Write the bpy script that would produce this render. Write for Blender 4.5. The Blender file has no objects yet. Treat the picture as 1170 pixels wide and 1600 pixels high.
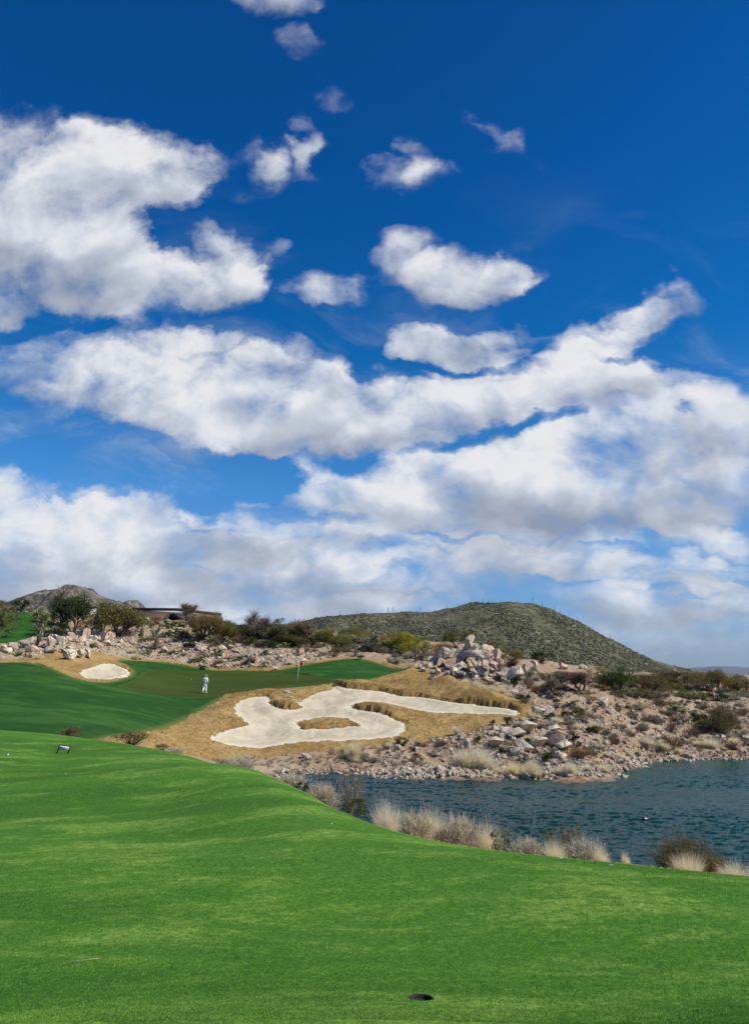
import bpy, bmesh, math, random
import numpy as np
from mathutils import Vector, Matrix, noise as mnoise

SC = bpy.context.scene
COL = SC.collection
R = math.radians
F, CX, CY = 1155.0, 585.0, 800.0          # focal length and centre of the photograph in its own pixels
PITCH = math.atan((1055 - CY) / F)
EYE = np.array([0.0, 0.0, 6.4])           # lake surface is z = 0

# ------------------------------------------------------------------ camera
cam_data = bpy.data.cameras.new("camera")
cam = bpy.data.objects.new("camera", cam_data); COL.objects.link(cam)
cam.location = EYE; cam.rotation_euler = (math.pi / 2 + PITCH, 0, 0)
cam_data.sensor_fit = 'VERTICAL'; cam_data.sensor_height = 36.0; cam_data.lens = F / 1600 * 36
cam_data.clip_start = 0.05; cam_data.clip_end = 60000
SC.camera = cam
SC.view_settings.view_transform = 'Standard'; SC.view_settings.look = 'None'
SC.view_settings.gamma = 1; SC.view_settings.exposure = -0.05
SC.cycles.max_bounces = 5; SC.cycles.diffuse_bounces = 2; SC.cycles.transparent_max_bounces = 6
SC.cycles.volume_bounces = 0
SC.cycles.use_denoising = True

def ray(px, py):
    s, c = math.sin(PITCH), math.cos(PITCH)
    a, b = px - CX, CY - py
    return a, F * c - b * s, F * s + b * c
def tan_below(py):
    return math.tan(math.atan((py - CY) / F) - PITCH)

# ------------------------------------------------------------------ sun
SUN_EL, SUN_AZ = R(45), math.atan2(0.96, -0.28)        # azimuth clockwise from +Y
sd = Vector((math.sin(SUN_AZ) * math.cos(SUN_EL), math.cos(SUN_AZ) * math.cos(SUN_EL), math.sin(SUN_EL)))
sun = bpy.data.lights.new("sun", 'SUN'); sun.energy = 5.0; sun.angle = R(0.55); sun.color = (1.0, 0.955, 0.87)
so = bpy.data.objects.new("sun", sun); COL.objects.link(so)
so.location = (30, -30, 60); so.rotation_euler = sd.to_track_quat('Z', 'Y').to_euler()

# ------------------------------------------------------------------ node helper
class N:
    def __init__(self, tree):
        self.t = tree; self.n = tree.nodes; self.l = tree.links
    def _in(self, sock, v):
        if v is None: return
        if isinstance(v, bpy.types.NodeSocket): self.l.new(v, sock)
        elif isinstance(v, (tuple, list)) and len(v) == 3 and sock.type == 'RGBA': sock.default_value = (*v, 1)
        else: sock.default_value = v
    def add(self, typ, ins=None, out=0, **props):
        nd = self.n.new(typ)
        for k, v in props.items(): setattr(nd, k, v)
        for k, v in (ins or {}).items(): self._in(nd.inputs[k], v)
        return nd.outputs[out]
    def m(self, op, a, b=None, c=None, clamp=False):
        return self.add('ShaderNodeMath', {k: v for k, v in enumerate((a, b, c)) if v is not None}, operation=op, use_clamp=clamp)
    def v(self, op, a, b=None, c=None):
        o = 1 if op in ('DOT_PRODUCT', 'LENGTH', 'DISTANCE') else 0
        return self.add('ShaderNodeVectorMath', {k: v for k, v in enumerate((a, b, c)) if v is not None}, out=o, operation=op)
    def mix(self, f, a, b, blend='MIX'):
        return self.add('ShaderNodeMix', {0: f, 6: a, 7: b}, out=2, data_type='RGBA', blend_type=blend)
    def fmix(self, f, a, b):
        return self.add('ShaderNodeMix', {0: f, 2: a, 3: b}, out=0, data_type='FLOAT')
    def ramp(self, f, a, b, lo=0.0, hi=1.0, smooth=True):
        return self.add('ShaderNodeMapRange', {0: f, 1: a, 2: b, 3: lo, 4: hi}, interpolation_type='SMOOTHSTEP' if smooth else 'LINEAR')
    def noise(self, vec, scale, detail=3, rough=0.5, dist=0.0, out=0, dims='3D'):
        return self.add('ShaderNodeTexNoise', {'Vector': vec, 'Scale': scale, 'Detail': detail, 'Roughness': rough, 'Distortion': dist}, out=out, noise_dimensions=dims)
    def vor(self, vec, scale, out=0, feature='F1', rand=1.0):
        return self.add('ShaderNodeTexVoronoi', {'Vector': vec, 'Scale': scale, 'Randomness': rand}, out=out, feature=feature)
    def colramp(self, f, stops):
        nd = self.n.new('ShaderNodeValToRGB'); e = nd.color_ramp.elements
        while len(e) < len(stops): e.new(0.5)
        for el, (p, c) in zip(e, stops): el.position = p; el.color = (*c, 1)
        self.l.new(f, nd.inputs[0]); return nd.outputs[0]

# ------------------------------------------------------------------ sky with clouds
# cloud masses: centre x, y, half width, half height, tilt, strength, brightness offset
CLOUDS = [
 (50,275,135,120,0,1.5,.1),(150,225,80,62,0,1.5,.15),(160,270,120,90,0,1.4,.1),(262,262,80,66,10,1.4,.1),(300,290,42,34,0,1.0,0),
 (60,400,200,115,0,1.4,-.15),(150,400,110,100,0,1.3,-.05),(120,345,120,110,0,1.3,-.05),(255,440,120,58,0,1.5,.05),(350,440,85,48,0,1.2,.0),(385,420,55,42,-30,.9,.0),(345,385,45,30,0,.55,.0),
 (435,5,80,28,0,.9,0),(465,66,50,28,-10,.7,0),(402,262,64,44,15,.95,0),(455,252,66,30,20,.8,0),(490,225,24,54,8,.75,0),(525,165,38,24,-35,.75,0),
 (640,278,80,28,4,.8,.1),(650,266,28,36,0,.5,0),(790,238,62,22,-32,.85,.1),(765,215,70,30,-10,.45,0),(330,250,34,28,0,.6,0),(425,375,30,26,0,.6,0),(340,370,60,34,0,.7,0),
 (520,445,76,46,0,1.4,0),(635,402,66,44,0,1.2,.1),(725,432,95,48,-5,1.3,.05),(800,428,52,42,0,1.0,0),(680,470,90,30,0,.6,-.1),
 (655,530,78,38,0,1.15,.05),(745,530,90,36,-4,1.15,0),(700,560,110,28,0,.6,-.1),
 (1052,468,62,44,15,1.4,.1),(992,496,70,32,10,1.2,0),(905,520,86,28,8,.9,0),(960,560,90,45,0,1.1,0),
 (320,515,75,26,4,.8,.05),(190,585,125,62,0,1.5,.15),(305,590,150,85,0,1.6,.2),(410,620,140,82,0,1.6,.1),(350,668,130,62,0,1.5,-.1),
 (540,640,150,66,0,1.4,.05),(640,650,130,72,0,1.5,.1),(800,612,160,66,5,1.4,.15),(730,650,150,52,12,1.4,0),(930,578,110,58,0,1.3,.1),(1050,600,100,40,0,.8,0),(430,690,120,26,0,.6,-.1),
 (30,585,100,50,0,.9,0),(70,632,70,44,0,.9,0),(160,525,130,26,8,.6,0),(10,480,70,30,0,.6,0),
 (1110,660,150,72,0,1.5,.2),(960,690,170,70,0,1.5,.1),(820,715,170,56,12,1.4,.05),(1030,770,240,80,0,1.5,-.34),(700,760,160,66,0,1.5,.15),(540,765,125,62,0,1.3,.2),(860,800,280,60,0,1.5,-.48),(460,715,70,42,0,.6,.1),(620,815,170,32,0,.8,-.3),
 (0,768,75,40,0,.9,.3),(165,800,110,30,0,.8,0),(130,850,230,58,0,1.4,.05),(370,850,230,46,-4,1.2,-.0),(30,860,200,100,0,1.2,-.05),(180,915,300,70,0,1.3,-.25),(450,910,200,60,0,1.2,-.2),(385,793,36,14,0,.5,0),
 (680,845,190,40,-6,1.2,.2),(880,868,150,42,0,1.2,.15),(700,905,220,40,0,1.2,-.15),(1110,855,90,34,0,1.0,-.1),(1060,905,150,32,0,1.2,.2),(1060,945,200,38,0,1.2,-.2),(560,950,220,24,0,.8,-.1),
 (900,1010,400,60,0,1.1,-.35),(250,990,420,50,0,1.1,-.2),
]
# blue gaps cut out of the cloud cover: centre x, y, half width, half height, tilt, strength
GAPS = [(720,572,150,10,0,1.3),(1010,540,60,12,10,1.0),(1120,560,60,16,0,1.0),(430,655,20,10,0,.4),(760,838,150,8,-4,1.0),(1060,930,90,7,0,.8),(880,910,70,7,0,.7),(330,830,120,7,3,.7),(120,790,60,8,5,.6),(250,905,160,6,-3,.5),(745,678,120,15,20,1.6),(850,648,80,14,14,1.5),(560,722,70,22,-8,1.3),(330,742,150,42,0,2),(130,712,190,44,0,2),(1085,628,32,16,0,1.6),(600,590,70,18,0,.9),(560,540,50,60,0,1.2),(880,450,90,40,20,1.5),(840,500,40,26,0,1.2),(590,500,40,30,0,1),
 (450,500,100,30,0,1.4),(130,505,120,14,5,.8),(420,740,60,28,0,1.2),(230,350,34,30,0,1.6),(260,375,36,30,0,1.4),(500,810,90,16,-8,.9),(1000,845,34,9,0,.9),(600,905,80,16,0,.9),(1130,900,60,10,0,.7),(700,500,110,12,0,.9),(760,488,80,14,0,.9),(980,545,70,10,0,.5),(950,868,60,9,0,.7),(30,510,60,18,0,.7)]
CLOUDS += [(a, b, c, d, e, -f, 0) for a, b, c, d, e, f in GAPS]
world = bpy.data.worlds.new("World"); SC.world = world; world.use_nodes = True
world.cycles.sampling_method = 'MANUAL'; world.cycles.sample_map_resolution = 256
w = N(world.node_tree); w.n.clear()
tc = w.add('ShaderNodeTexCoord')
d = w.v('NORMALIZE', tc)
sep = w.n.new('ShaderNodeSeparateXYZ'); w.l.new(d, sep.inputs[0]); dx, dy, dz = sep.outputs
sky = w.n.new('ShaderNodeTexSky'); sky.sky_type = 'NISHITA'; sky.sun_disc = False
sky.sun_elevation = SUN_EL; sky.sun_rotation = SUN_AZ; sky.altitude = 600; sky.air_density = 1.0; sky.dust_density = 0.3; sky.ozone_density = 2.5
# clear sky: the physical sky, deepened towards the zenith by a polarised look
el = w.m('MAXIMUM', dz, 0.0)
tint = w.colramp(el, [(0.0, (0.40, 0.56, 0.98)), (0.06, (0.46, 0.68, 1.05)), (0.14, (0.52, 0.86, 1.22)), (0.24, (0.34, 0.93, 1.38)), (0.42, (0.03, 0.70, 1.26)), (0.6, (0.01, 0.57, 1.20)), (0.75, (0.01, 0.50, 1.08)), (1.0, (0.02, 0.42, 1.0))])
clear = w.mix(1.0, sky.outputs[0], tint, 'MULTIPLY')
# cloud coordinates: where the view direction meets a far vertical plane
ay = w.m('MAXIMUM', w.m('ABSOLUTE', dy), 0.22)
u = w.m('DIVIDE', dx, ay); vv = w.m('DIVIDE', dz, ay)
cmb = w.n.new('ShaderNodeCombineXYZ'); w.l.new(u, cmb.inputs[0]); w.l.new(vv, cmb.inputs[1]); P = cmb.outputs[0]
cm2 = w.n.new('ShaderNodeCombineXYZ'); w.l.new(w.m('MULTIPLY', u, 0.8), cm2.inputs[0]); w.l.new(w.m('POWER', w.m('MAXIMUM', vv, 0.0), 0.8), cm2.inputs[1]); PN = cm2.outputs[0]
n1 = w.noise(PN, 4.5, 3, 0.55, out=1)
n2 = w.noise(PN, 15.0, 5, 0.6, out=1)
wv = w.v('MULTIPLY_ADD', w.v('SUBTRACT', n1, (0.5, 0.5, 0.5)), (0.13, 0.10, 0.0), w.v('MULTIPLY', w.v('SUBTRACT', n2, (0.5, 0.5, 0.5)), (0.10, 0.075, 0.0)))
PW = w.v('ADD', P, wv)
PWa = w.v('MULTIPLY', PW, (1, 1, 0))
PWa0 = PWa; cov = None; acc = None; nblob = 0; cneg = None
for (px, py, rx, ry, rot, amp, br) in CLOUDS:
    a, b, c = ray(px, py); cu, cv = a / b, c / b
    a2, b2, c2 = ray(px + 10, py); ku = (a2 / b2 - cu) / 10
    a3, b3, c3 = ray(px, py - 10); kv = (c3 / b3 - cv) / 10
    if acc is not None and nblob % 5 == 0:                       # ties the evaluation order down, so the shader stack stays small
        PWa = w.v('MULTIPLY_ADD', acc if cneg is None else w.v('ADD', acc, cneg), (1e-7, 1e-7, 0), PWa0)
    nblob += 1; neg = amp < 0; amp = abs(amp) * (0.62 if neg else 0.92)
    su, sv = rx * ku * 1.08, ry * kv * 1.08
    if abs(rot) <= 6:
        q = w.v('MULTIPLY_ADD', PWa, (1 / su, 1 / sv, 0), (-cu / su, -cv / sv, br))
    else:
        mp = w.n.new('ShaderNodeMapping'); mp.vector_type = 'TEXTURE'; w.l.new(PWa, mp.inputs[0])
        mp.inputs[1].default_value = (cu, cv, -br); mp.inputs[2].default_value = (0, 0, R(rot)); mp.inputs[3].default_value = (su, sv, 1)
        q = mp.outputs[0]
    g = w.m('MULTIPLY_ADD', w.v('DOT_PRODUCT', q, q), -amp, amp * (1 + br * br), clamp=True)
    if neg:
        cneg = g if cneg is None else w.m('ADD', cneg, g); continue
    cov = g if cov is None else w.m('ADD', cov, g)
    gq = w.v('SCALE', q); gq.node.inputs['Scale'].default_value = 1; w.l.new(g, gq.node.inputs['Scale'])
    acc = gq if acc is None else w.v('ADD', acc, gq)
det = w.noise(PN, 9.0, 8, 0.60, 0.12)
relA = w.noise(PN, 9.0, 5, 0.52, 0.35)
sunoff = w.v('ADD', PN, (0.020, 0.032, 0.0))
relB = w.noise(sunoff, 9.0, 5, 0.52, 0.35)
thin = w.m('SUBTRACT', w.m('MINIMUM', cov, 1.12), cneg)
dens = w.m('ADD', w.m('MULTIPLY', thin, 1.0), w.m('MULTIPLY', w.m('SUBTRACT', det, 0.5), 3.5))
gate = w.m('MULTIPLY', w.ramp(cov, 0.02, 0.3), w.fmix(w.ramp(cov, 0.35, 1.35), 0.50, 1.0))
alpha = w.m('MULTIPLY', w.ramp(dens, 0.04, 1.30), gate)
sa = w.n.new('ShaderNodeSeparateXYZ'); w.l.new(acc, sa.inputs[0])
inv = w.m('MAXIMUM', cov, 0.05)
hgt = w.m('DIVIDE', sa.outputs[1], inv); brt = w.m('DIVIDE', sa.outputs[2], inv)
relief = w.m('SUBTRACT', relA, relB)
billow = w.noise(PN, 6.0, 4, 0.5)
lit = w.m('ADD', 0.72, w.m('MULTIPLY', hgt, 0.65))
lit = w.m('ADD', lit, w.m('MULTIPLY', relief, 1.7))
lit = w.m('ADD', lit, w.m('MULTIPLY', brt, 0.75))
lit = w.m('ADD', lit, w.m('MULTIPLY', w.m('SUBTRACT', billow, 0.5), 1.25))
ccol = w.colramp(lit, [(0.0, (0.34, 0.39, 0.50)), (0.35, (0.47, 0.52, 0.63)), (0.62, (0.63, 0.68, 0.78)), (0.85, (0.84, 0.88, 0.95)), (1.0, (0.97, 0.98, 1.0))])
# high clouds in this photograph are a little bluer
veil = w.noise(w.v('MULTIPLY', PN, (1.0, 2.4, 1)), 3.2, 7, 0.6, 0.9)
veil = w.m('MULTIPLY', w.ramp(veil, 0.47, 0.78), w.m('ADD', w.m('MULTIPLY', w.ramp(dz, 0.62, 0.30), 0.42), w.m('MULTIPLY', w.ramp(dz, 0.20, 0.04), 0.40)))
alpha = w.m('MAXIMUM', alpha, veil)
bg_sky = w.add('ShaderNodeBackground', {0: clear, 1: 0.1})
bg_cl = w.add('ShaderNodeBackground', {0: ccol, 1: 0.88})
low = w.ramp(dz, 0.0, 0.10)
alpha = w.m('MULTIPLY', alpha, w.fmix(low, 0.75, 0.97))
up = w.m('GREATER_THAN', dz, -0.02)
front = w.ramp(dy, -0.15, 0.25)                       # the sky behind the camera is clear
mx = w.add('ShaderNodeMixShader', {0: w.m('MULTIPLY', w.m('MULTIPLY', alpha, up), front), 1: bg_sky, 2: bg_cl})
wo = w.n.new('ShaderNodeOutputWorld'); w.l.new(mx, wo.inputs[0])

# ------------------------------------------------------------------ terrain numbers
rng = np.random.default_rng(7)
_perm = np.random.default_rng(3).permutation(65536).astype(np.int64)
def _h(ix, iy, s):
    k = _perm[(ix * 7919 + iy * 104729 + s * 1299721) & 65535]
    return _perm[(k + iy * 31 + ix * 17) & 65535] / 65535.0
def vnoise(x, y, s=0):
    ix = np.floor(x).astype(np.int64); iy = np.floor(y).astype(np.int64)
    fx, fy = x - ix, y - iy
    fx = fx * fx * fx * (fx * (fx * 6 - 15) + 10); fy = fy * fy * fy * (fy * (fy * 6 - 15) + 10)
    a = _h(ix, iy, s) * (1 - fx) + _h(ix + 1, iy, s) * fx
    b = _h(ix, iy + 1, s) * (1 - fx) + _h(ix + 1, iy + 1, s) * fx
    return a * (1 - fy) + b * fy - 0.5
def fbm(x, y, octs=4, s=0, gain=0.5):
    r = 0; a = 1.0
    for k in range(octs):
        r = r + a * vnoise(x * 2 ** k + 13.7 * k, y * 2 ** k - 7.1 * k, s + k); a *= gain
    return r
def sst(x, a, b):
    t = np.clip((x - a) / (b - a), 0, 1); return t * t * (3 - 2 * t)

# (px, py, depth): what the photograph shows at that pixel lies that many metres away
EDGE = [(-300,1128,38),(-120,1137,34),(0,1145,31),(100,1150,29),(200,1163,26.5),(300,1182,22.5),(400,1203,18.5),(480,1239,14.8),(540,1270,12.6),(600,1293,11.2),(680,1312,10.2),(760,1325,9.7),(900,1340,9.2),(1000,1350,9.0),(1170,1368,8.6),(1320,1380,8.4)]
CP = [(px, py, Y) for px, py, Y in EDGE]
CP += [(585,1553,3.6),(0,1560,3.6),(1170,1560,3.6),(-200,1560,3.6),(1370,1560,3.6),(585,1420,6.2),(0,1330,9.5),(250,1250,14.5),(0,1215,18.0),(98,1178,23),(300,1300,10.6),(900,1450,5.4),(1170,1450,5.3),(-200,1215,18.0),(-200,1330,9.5),(1370,1450,5.3),(0,1450,5.4),(300,1450,5.4)]
CZ = [  # (px, depth, height) where nothing shows the ground: valley behind the crest, lake bed, far plateau
 (-300,40,3.4),(0,37,3.2),(100,36,2.9),(200,36,2.5),(300,36,1.8),(250,42,2.2),(350,32,1.9),(400,26,3.2),(400,34,1.5),(380,45,0.6),(440,22,3.3),(450,34,.4),(450,42,-.4),(470,40,-.9),(520,40,-1.0),(520,20,2.9),(540,29,.2),(560,24,1.7),(600,18,2.6),(600,24,.5),(640,16,2.7),(680,21,.4),(680,14,2.9),(760,13.3,2.9),(760,19,.4),(900,12.5,2.9),(900,18,.2),(1000,12.5,2.8),(1000,18,0),(1170,12,2.7),(1170,17,0),(1370,12,2.7),(1370,17,0),
 (600,30,-1.2),(600,38,-1.5),(700,28,-1.5),(700,40,-1.5),(850,25,-1.6),(850,40,-1.6),(1000,25,-1.8),(1000,45,-1.2),(1170,25,-1.8),(1170,40,-1.8),(1170,54,-1.0),(1370,25,-1.8),(1370,45,-1.5),
 (-300,110,15),(0,135,17),(0,170,17),(0,230,14),(200,150,15),(200,230,14),(400,140,13.5),(400,230,12),(550,150,12),(550,230,8),(700,135,10.4),(700,230,7.0),(780,135,8.9),(850,130,8.1),(850,230,5),(1000,160,6.0),(1000,230,4.5),(1170,160,5.6),(1170,230,4.5),(1370,160,6),(1370,230,4.5),(-300,170,17),(-300,230,14)]
CP += [(560,1213,0),(700,1214,0),(850,1217,0),(945,1216,0),(968,1203,0),(1010,1192,0),(1080,1188,0),(1170,1187,0),(1370,1183,0),(490,1211,0)]
CP += [(300,1178,52),(420,1195,53),(400,1180,56),(600,1180,56),(760,1172,57),(480,1150,60),(480,1120,66),(520,1080,75),(480,1077,76.5),(464,1068,82),(320,1083,76),(320,1045,96),(430,1050,92),(400,1078,78),
 (560,1029,97),(620,1047,91),(648,1043,90),(560,1062,81),(700,1066,82),(640,1090,74),(700,1098,71),(800,1110,67.5),(845,1122,65),(700,1122,66),(650,1150,60),(560,1168,57),(400,1178,56),(300,1160,55),(350,1110,66),(380,1085,74),(250,1150,52),
 (0,1143,42),(100,1143,43.5),(0,1100,55),(0,1060,68),(0,1035,78),(100,1100,57),(100,1060,71),(100,1042,78),(200,1120,55),(200,1100,62),(200,1080,72),(160,1060,76),(203,1049,82),(155,1037,82),(60,1026,83),(150,1020,87),(195,1038,88),(-300,1030,80),(-300,1100,55),
 (180,1032,92),(250,1036,96),(120,1005,93),(20,1012,92),(0,992,103),(0,955,125),(80,962,122),(75,998,100),(-300,1005,95),
 (250,1028,100),(300,1030,99),(300,1000,107),(250,970,122),(350,980,118),(430,1038,97),(430,1004,107),(430,985,118),(500,1026,100),(500,992,116),(560,1003,114),(620,1020,104),(620,1003,116),(700,1003,118),
 (700,1050,86),(740,1024,91),(790,1058,83),(860,1043,90),(780,1030,105),(860,1037,106),(900,1090,72),(860,1130,63),(900,1165,57),(950,1183,56),(960,1130,67),(960,1080,80),(960,1053,110),(1060,1160,65),(1060,1120,73),(1060,1080,86),(1060,1060,104),(1170,1160,66),(1170,1120,77),(1170,1085,92),(1170,1066,112),(1060,1056,130),(1370,1150,68),(1370,1085,92),(780,1140,61)]
pts = []
for px, py, Y in CP:
    if Y == 0: Y = 6.4 / tan_below(py)
    a, b, c = ray(px, py); pts.append(((a / b) * 11.7, math.log(Y) * 9, 6.4 + c / b * Y))
for px, Y, z in CZ:
    pts.append(((px - CX) / 1180 * 11.7, math.log(Y) * 9, z))
pts = np.array(pts)
def _tps(r2): return np.where(r2 > 1e-12, r2 * np.log(r2 + 1e-12), 0)
def _fit(p, lam):
    n = len(p); d2 = ((p[:, None, :2] - p[None, :, :2]) ** 2).sum(-1)
    A = np.zeros((n + 3, n + 3)); A[:n, :n] = _tps(d2) + lam * np.eye(n)
    A[:n, n] = 1; A[:n, n + 1:] = p[:, :2]; A[n, :n] = 1; A[n + 1:, :n] = p[:, :2].T
    return np.linalg.solve(A, np.concatenate([p[:, 2], [0, 0, 0]]))
_W = _fit(pts, 0.12)
def zbase(x, y):
    """smooth ground height; x, y arrays with y > 0"""
    x = np.asarray(x, float); y = np.asarray(y, float); sh = x.shape
    x = x.ravel(); y = y.ravel()
    U = np.clip(x / np.maximum(y, 0.5), -0.72, 0.72) * 11.7; V = np.log(np.clip(y, 3.0, 235)) * 9
    out = np.empty_like(x)
    for i in range(0, len(x), 60000):
        u, v = U[i:i + 60000], V[i:i + 60000]
        r2 = (u[:, None] - pts[None, :, 0]) ** 2 + (v[:, None] - pts[None, :, 1]) ** 2
        out[i:i + 60000] = _tps(r2) @ _W[:len(pts)] + _W[-3] + _W[-2] * u + _W[-1] * v
    f = sst(y, 235, 600); out = out * (1 - f) + 2.0 * f
    return out.reshape(sh)

_Ys = np.exp(np.linspace(math.log(3.0), math.log(235), 700))
def hit(px, py, ymin=34.0, ymax=235.0, zf=None):
    """where the view ray through a photograph pixel first meets the ground"""
    a, b, c = ray(px, py); Y = _Ys[(_Ys >= ymin) & (_Ys <= ymax)]
    g = (zf or zbase)(a / b * Y, Y) - (6.4 + c / b * Y)
    k = np.nonzero(g >= 0)[0]
    if len(k) == 0: k = [int(np.argmax(g))]
    k = k[0]
    if k > 0 and g[k] > 0:
        t = -g[k - 1] / (g[k] - g[k - 1]); y = Y[k - 1] + t * (Y[k] - Y[k - 1])
    else: y = Y[k]
    return a / b * y, y
def chaikin(p, n=2, closed=True):
    p = np.array(p, float)
    for _ in range(n):
        q = np.roll(p, -1, 0) if closed else p[1:]
        b = p if closed else p[:-1]
        r = np.empty((len(b) * 2, 2)); r[0::2] = b * .75 + q * .25; r[1::2] = b * .25 + q * .75
        p = r if closed else np.vstack([p[:1], r, p[-1:]])
    return p
def world_poly(pix, ymin=34, n=2):
    return np.array([hit(px, py, ymin) for px, py in chaikin(pix, n)])
def sdf(poly, x, y, margin=3.0):
    """signed distance (inside positive) and outward normal y of the nearest edge"""
    out = np.full(x.shape, -1e3); ny = np.zeros(x.shape)
    m = (x > poly[:, 0].min() - margin) & (x < poly[:, 0].max() + margin) & (y > poly[:, 1].min() - margin) & (y < poly[:, 1].max() + margin)
    X, Y = x[m], y[m]
    if len(X) == 0: return out, ny
    area = 0.5 * np.sum(poly[:, 0] * np.roll(poly[:, 1], -1) - np.roll(poly[:, 0], -1) * poly[:, 1])
    best = np.full(X.shape, 1e9); bn = np.zeros(X.shape); ins = np.zeros(X.shape, bool)
    for (ax, ay), (bx, by) in zip(poly, np.roll(poly, -1, 0)):
        ex, ey = bx - ax, by - ay; L2 = ex * ex + ey * ey + 1e-12
        t = np.clip(((X - ax) * ex + (Y - ay) * ey) / L2, 0, 1)
        d2 = (X - ax - t * ex) ** 2 + (Y - ay - t * ey) ** 2
        k = d2 < best; best[k] = d2[k]; bn[k] = (-ex if area > 0 else ex) / math.sqrt(L2)
        c = ((ay > Y) != (by > Y))
        if ay != by: ins ^= c & (X < (bx - ax) * (Y - ay) / (by - ay) + ax)
    dd = np.sqrt(best); out[m] = np.where(ins, dd, -dd); ny[m] = bn
    return out, ny

FAIR = [(-330,1170),(-330,1033),(0,1035),(45,1035),(80,1043),(108,1056),(130,1064),(165,1067),(197,1060),(209,1049),(197,1039),(176,1030),(240,1033),(300,1041),(330,1047),(400,1048),(435,1048),(480,1038),(530,1030),(558,1028),(590,1035),(622,1046),(650,1043),(605,1056),(560,1066),(500,1071),(430,1077),(368,1082),(345,1091),(310,1115),(270,1134),(230,1146),(165,1152),(120,1170)]
PUTT = [(180,1074),(212,1063),(224,1050),(240,1046),(330,1049),(430,1051),(480,1054),(532,1063),(505,1068),(440,1074),(372,1079),(335,1090),(300,1091),(240,1088),(200,1081)]
ROUGH = [(120,1170),(150,1154),(230,1144),(310,1110),(360,1078),(500,1066),(640,1040),(655,1044),(676,1053),(712,1063),(760,1078),(800,1091),(828,1106),(842,1118),(800,1127),(765,1138),(720,1148),(680,1156),(620,1163),(560,1167),(500,1175),(440,1181),(395,1185),(330,1188),(250,1190),(150,1180)]
ROUGHL = [(-330,1036),(-330,1029),(0,1030),(40,1029),(70,1022),(100,1016),(150,1017),(185,1030),(212,1048),(195,1064),(150,1070),(120,1064),(80,1046),(45,1037),(0,1038)]
SAND = [(326,1153),(340,1147),(362,1139),(386,1134),(387,1130),(376,1123),(365,1115),(366,1098),(388,1091),(418,1088),(424,1093),(420,1099),(428,1105),(437,1109),(452,1111),(472,1107),(467,1102),(466,1098),(480,1090),(493,1084),(505,1081),(517,1079),(520,1072),(530,1074),(541,1077),(565,1079),(589,1081),(605,1084),(627,1090),(642,1090),(664,1091),(691,1095),(713,1100),(735,1102),(755,1104),(778,1107),(804,1110),(814,1115),(807,1119),(782,1116),(750,1116),(707,1114),(692,1114),(669,1113),(645,1108),(623,1103),(596,1098),(569,1096),(552,1101),(546,1106),(555,1110),(575,1113),(589,1115),(605,1119),(617,1125),(630,1129),(635,1133),(635,1140),(623,1151),(600,1154),(555,1157),(500,1158),(452,1161),(420,1168),(400,1169),(370,1166),(345,1163)]
ISLE = [(462,1131),(467,1127),(487,1123),(521,1120),(541,1122),(555,1129),(567,1135),(558,1137),(545,1135),(532,1138),(521,1138),(505,1141),(487,1140),(478,1142),(466,1139),(470,1136)]
SANDL = [(124,1051),(133,1045),(149,1042),(153,1037),(165,1038),(172,1036),(186,1042),(204,1049),(204,1054),(190,1060),(160,1062),(140,1061),(128,1057)]
LAWNL = [(-330,1003),(-330,944),(0,951),(55,953),(84,959),(84,972),(70,987),(45,999),(0,1008)]
PF, PP, PR, PRL = world_poly(FAIR), world_poly(PUTT), world_poly(ROUGH), world_poly(ROUGHL)
PS, PI_, PSL, PLL = world_poly(SAND, n=2), world_poly(ISLE), world_poly(SANDL), world_poly(LAWNL, 96)
_e = chaikin([((px - CX), Y) for px, py, Y in EDGE], 3, closed=False)
_eu = []
for ex, ey in _e: _eu.append(ex / 1190.0)
_eu = np.array(_eu); _ey = _e[:, 1]
CUP = (lambda a, b, c: (a / b * 3.62, 3.62))(*ray(657, 1553))

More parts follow.
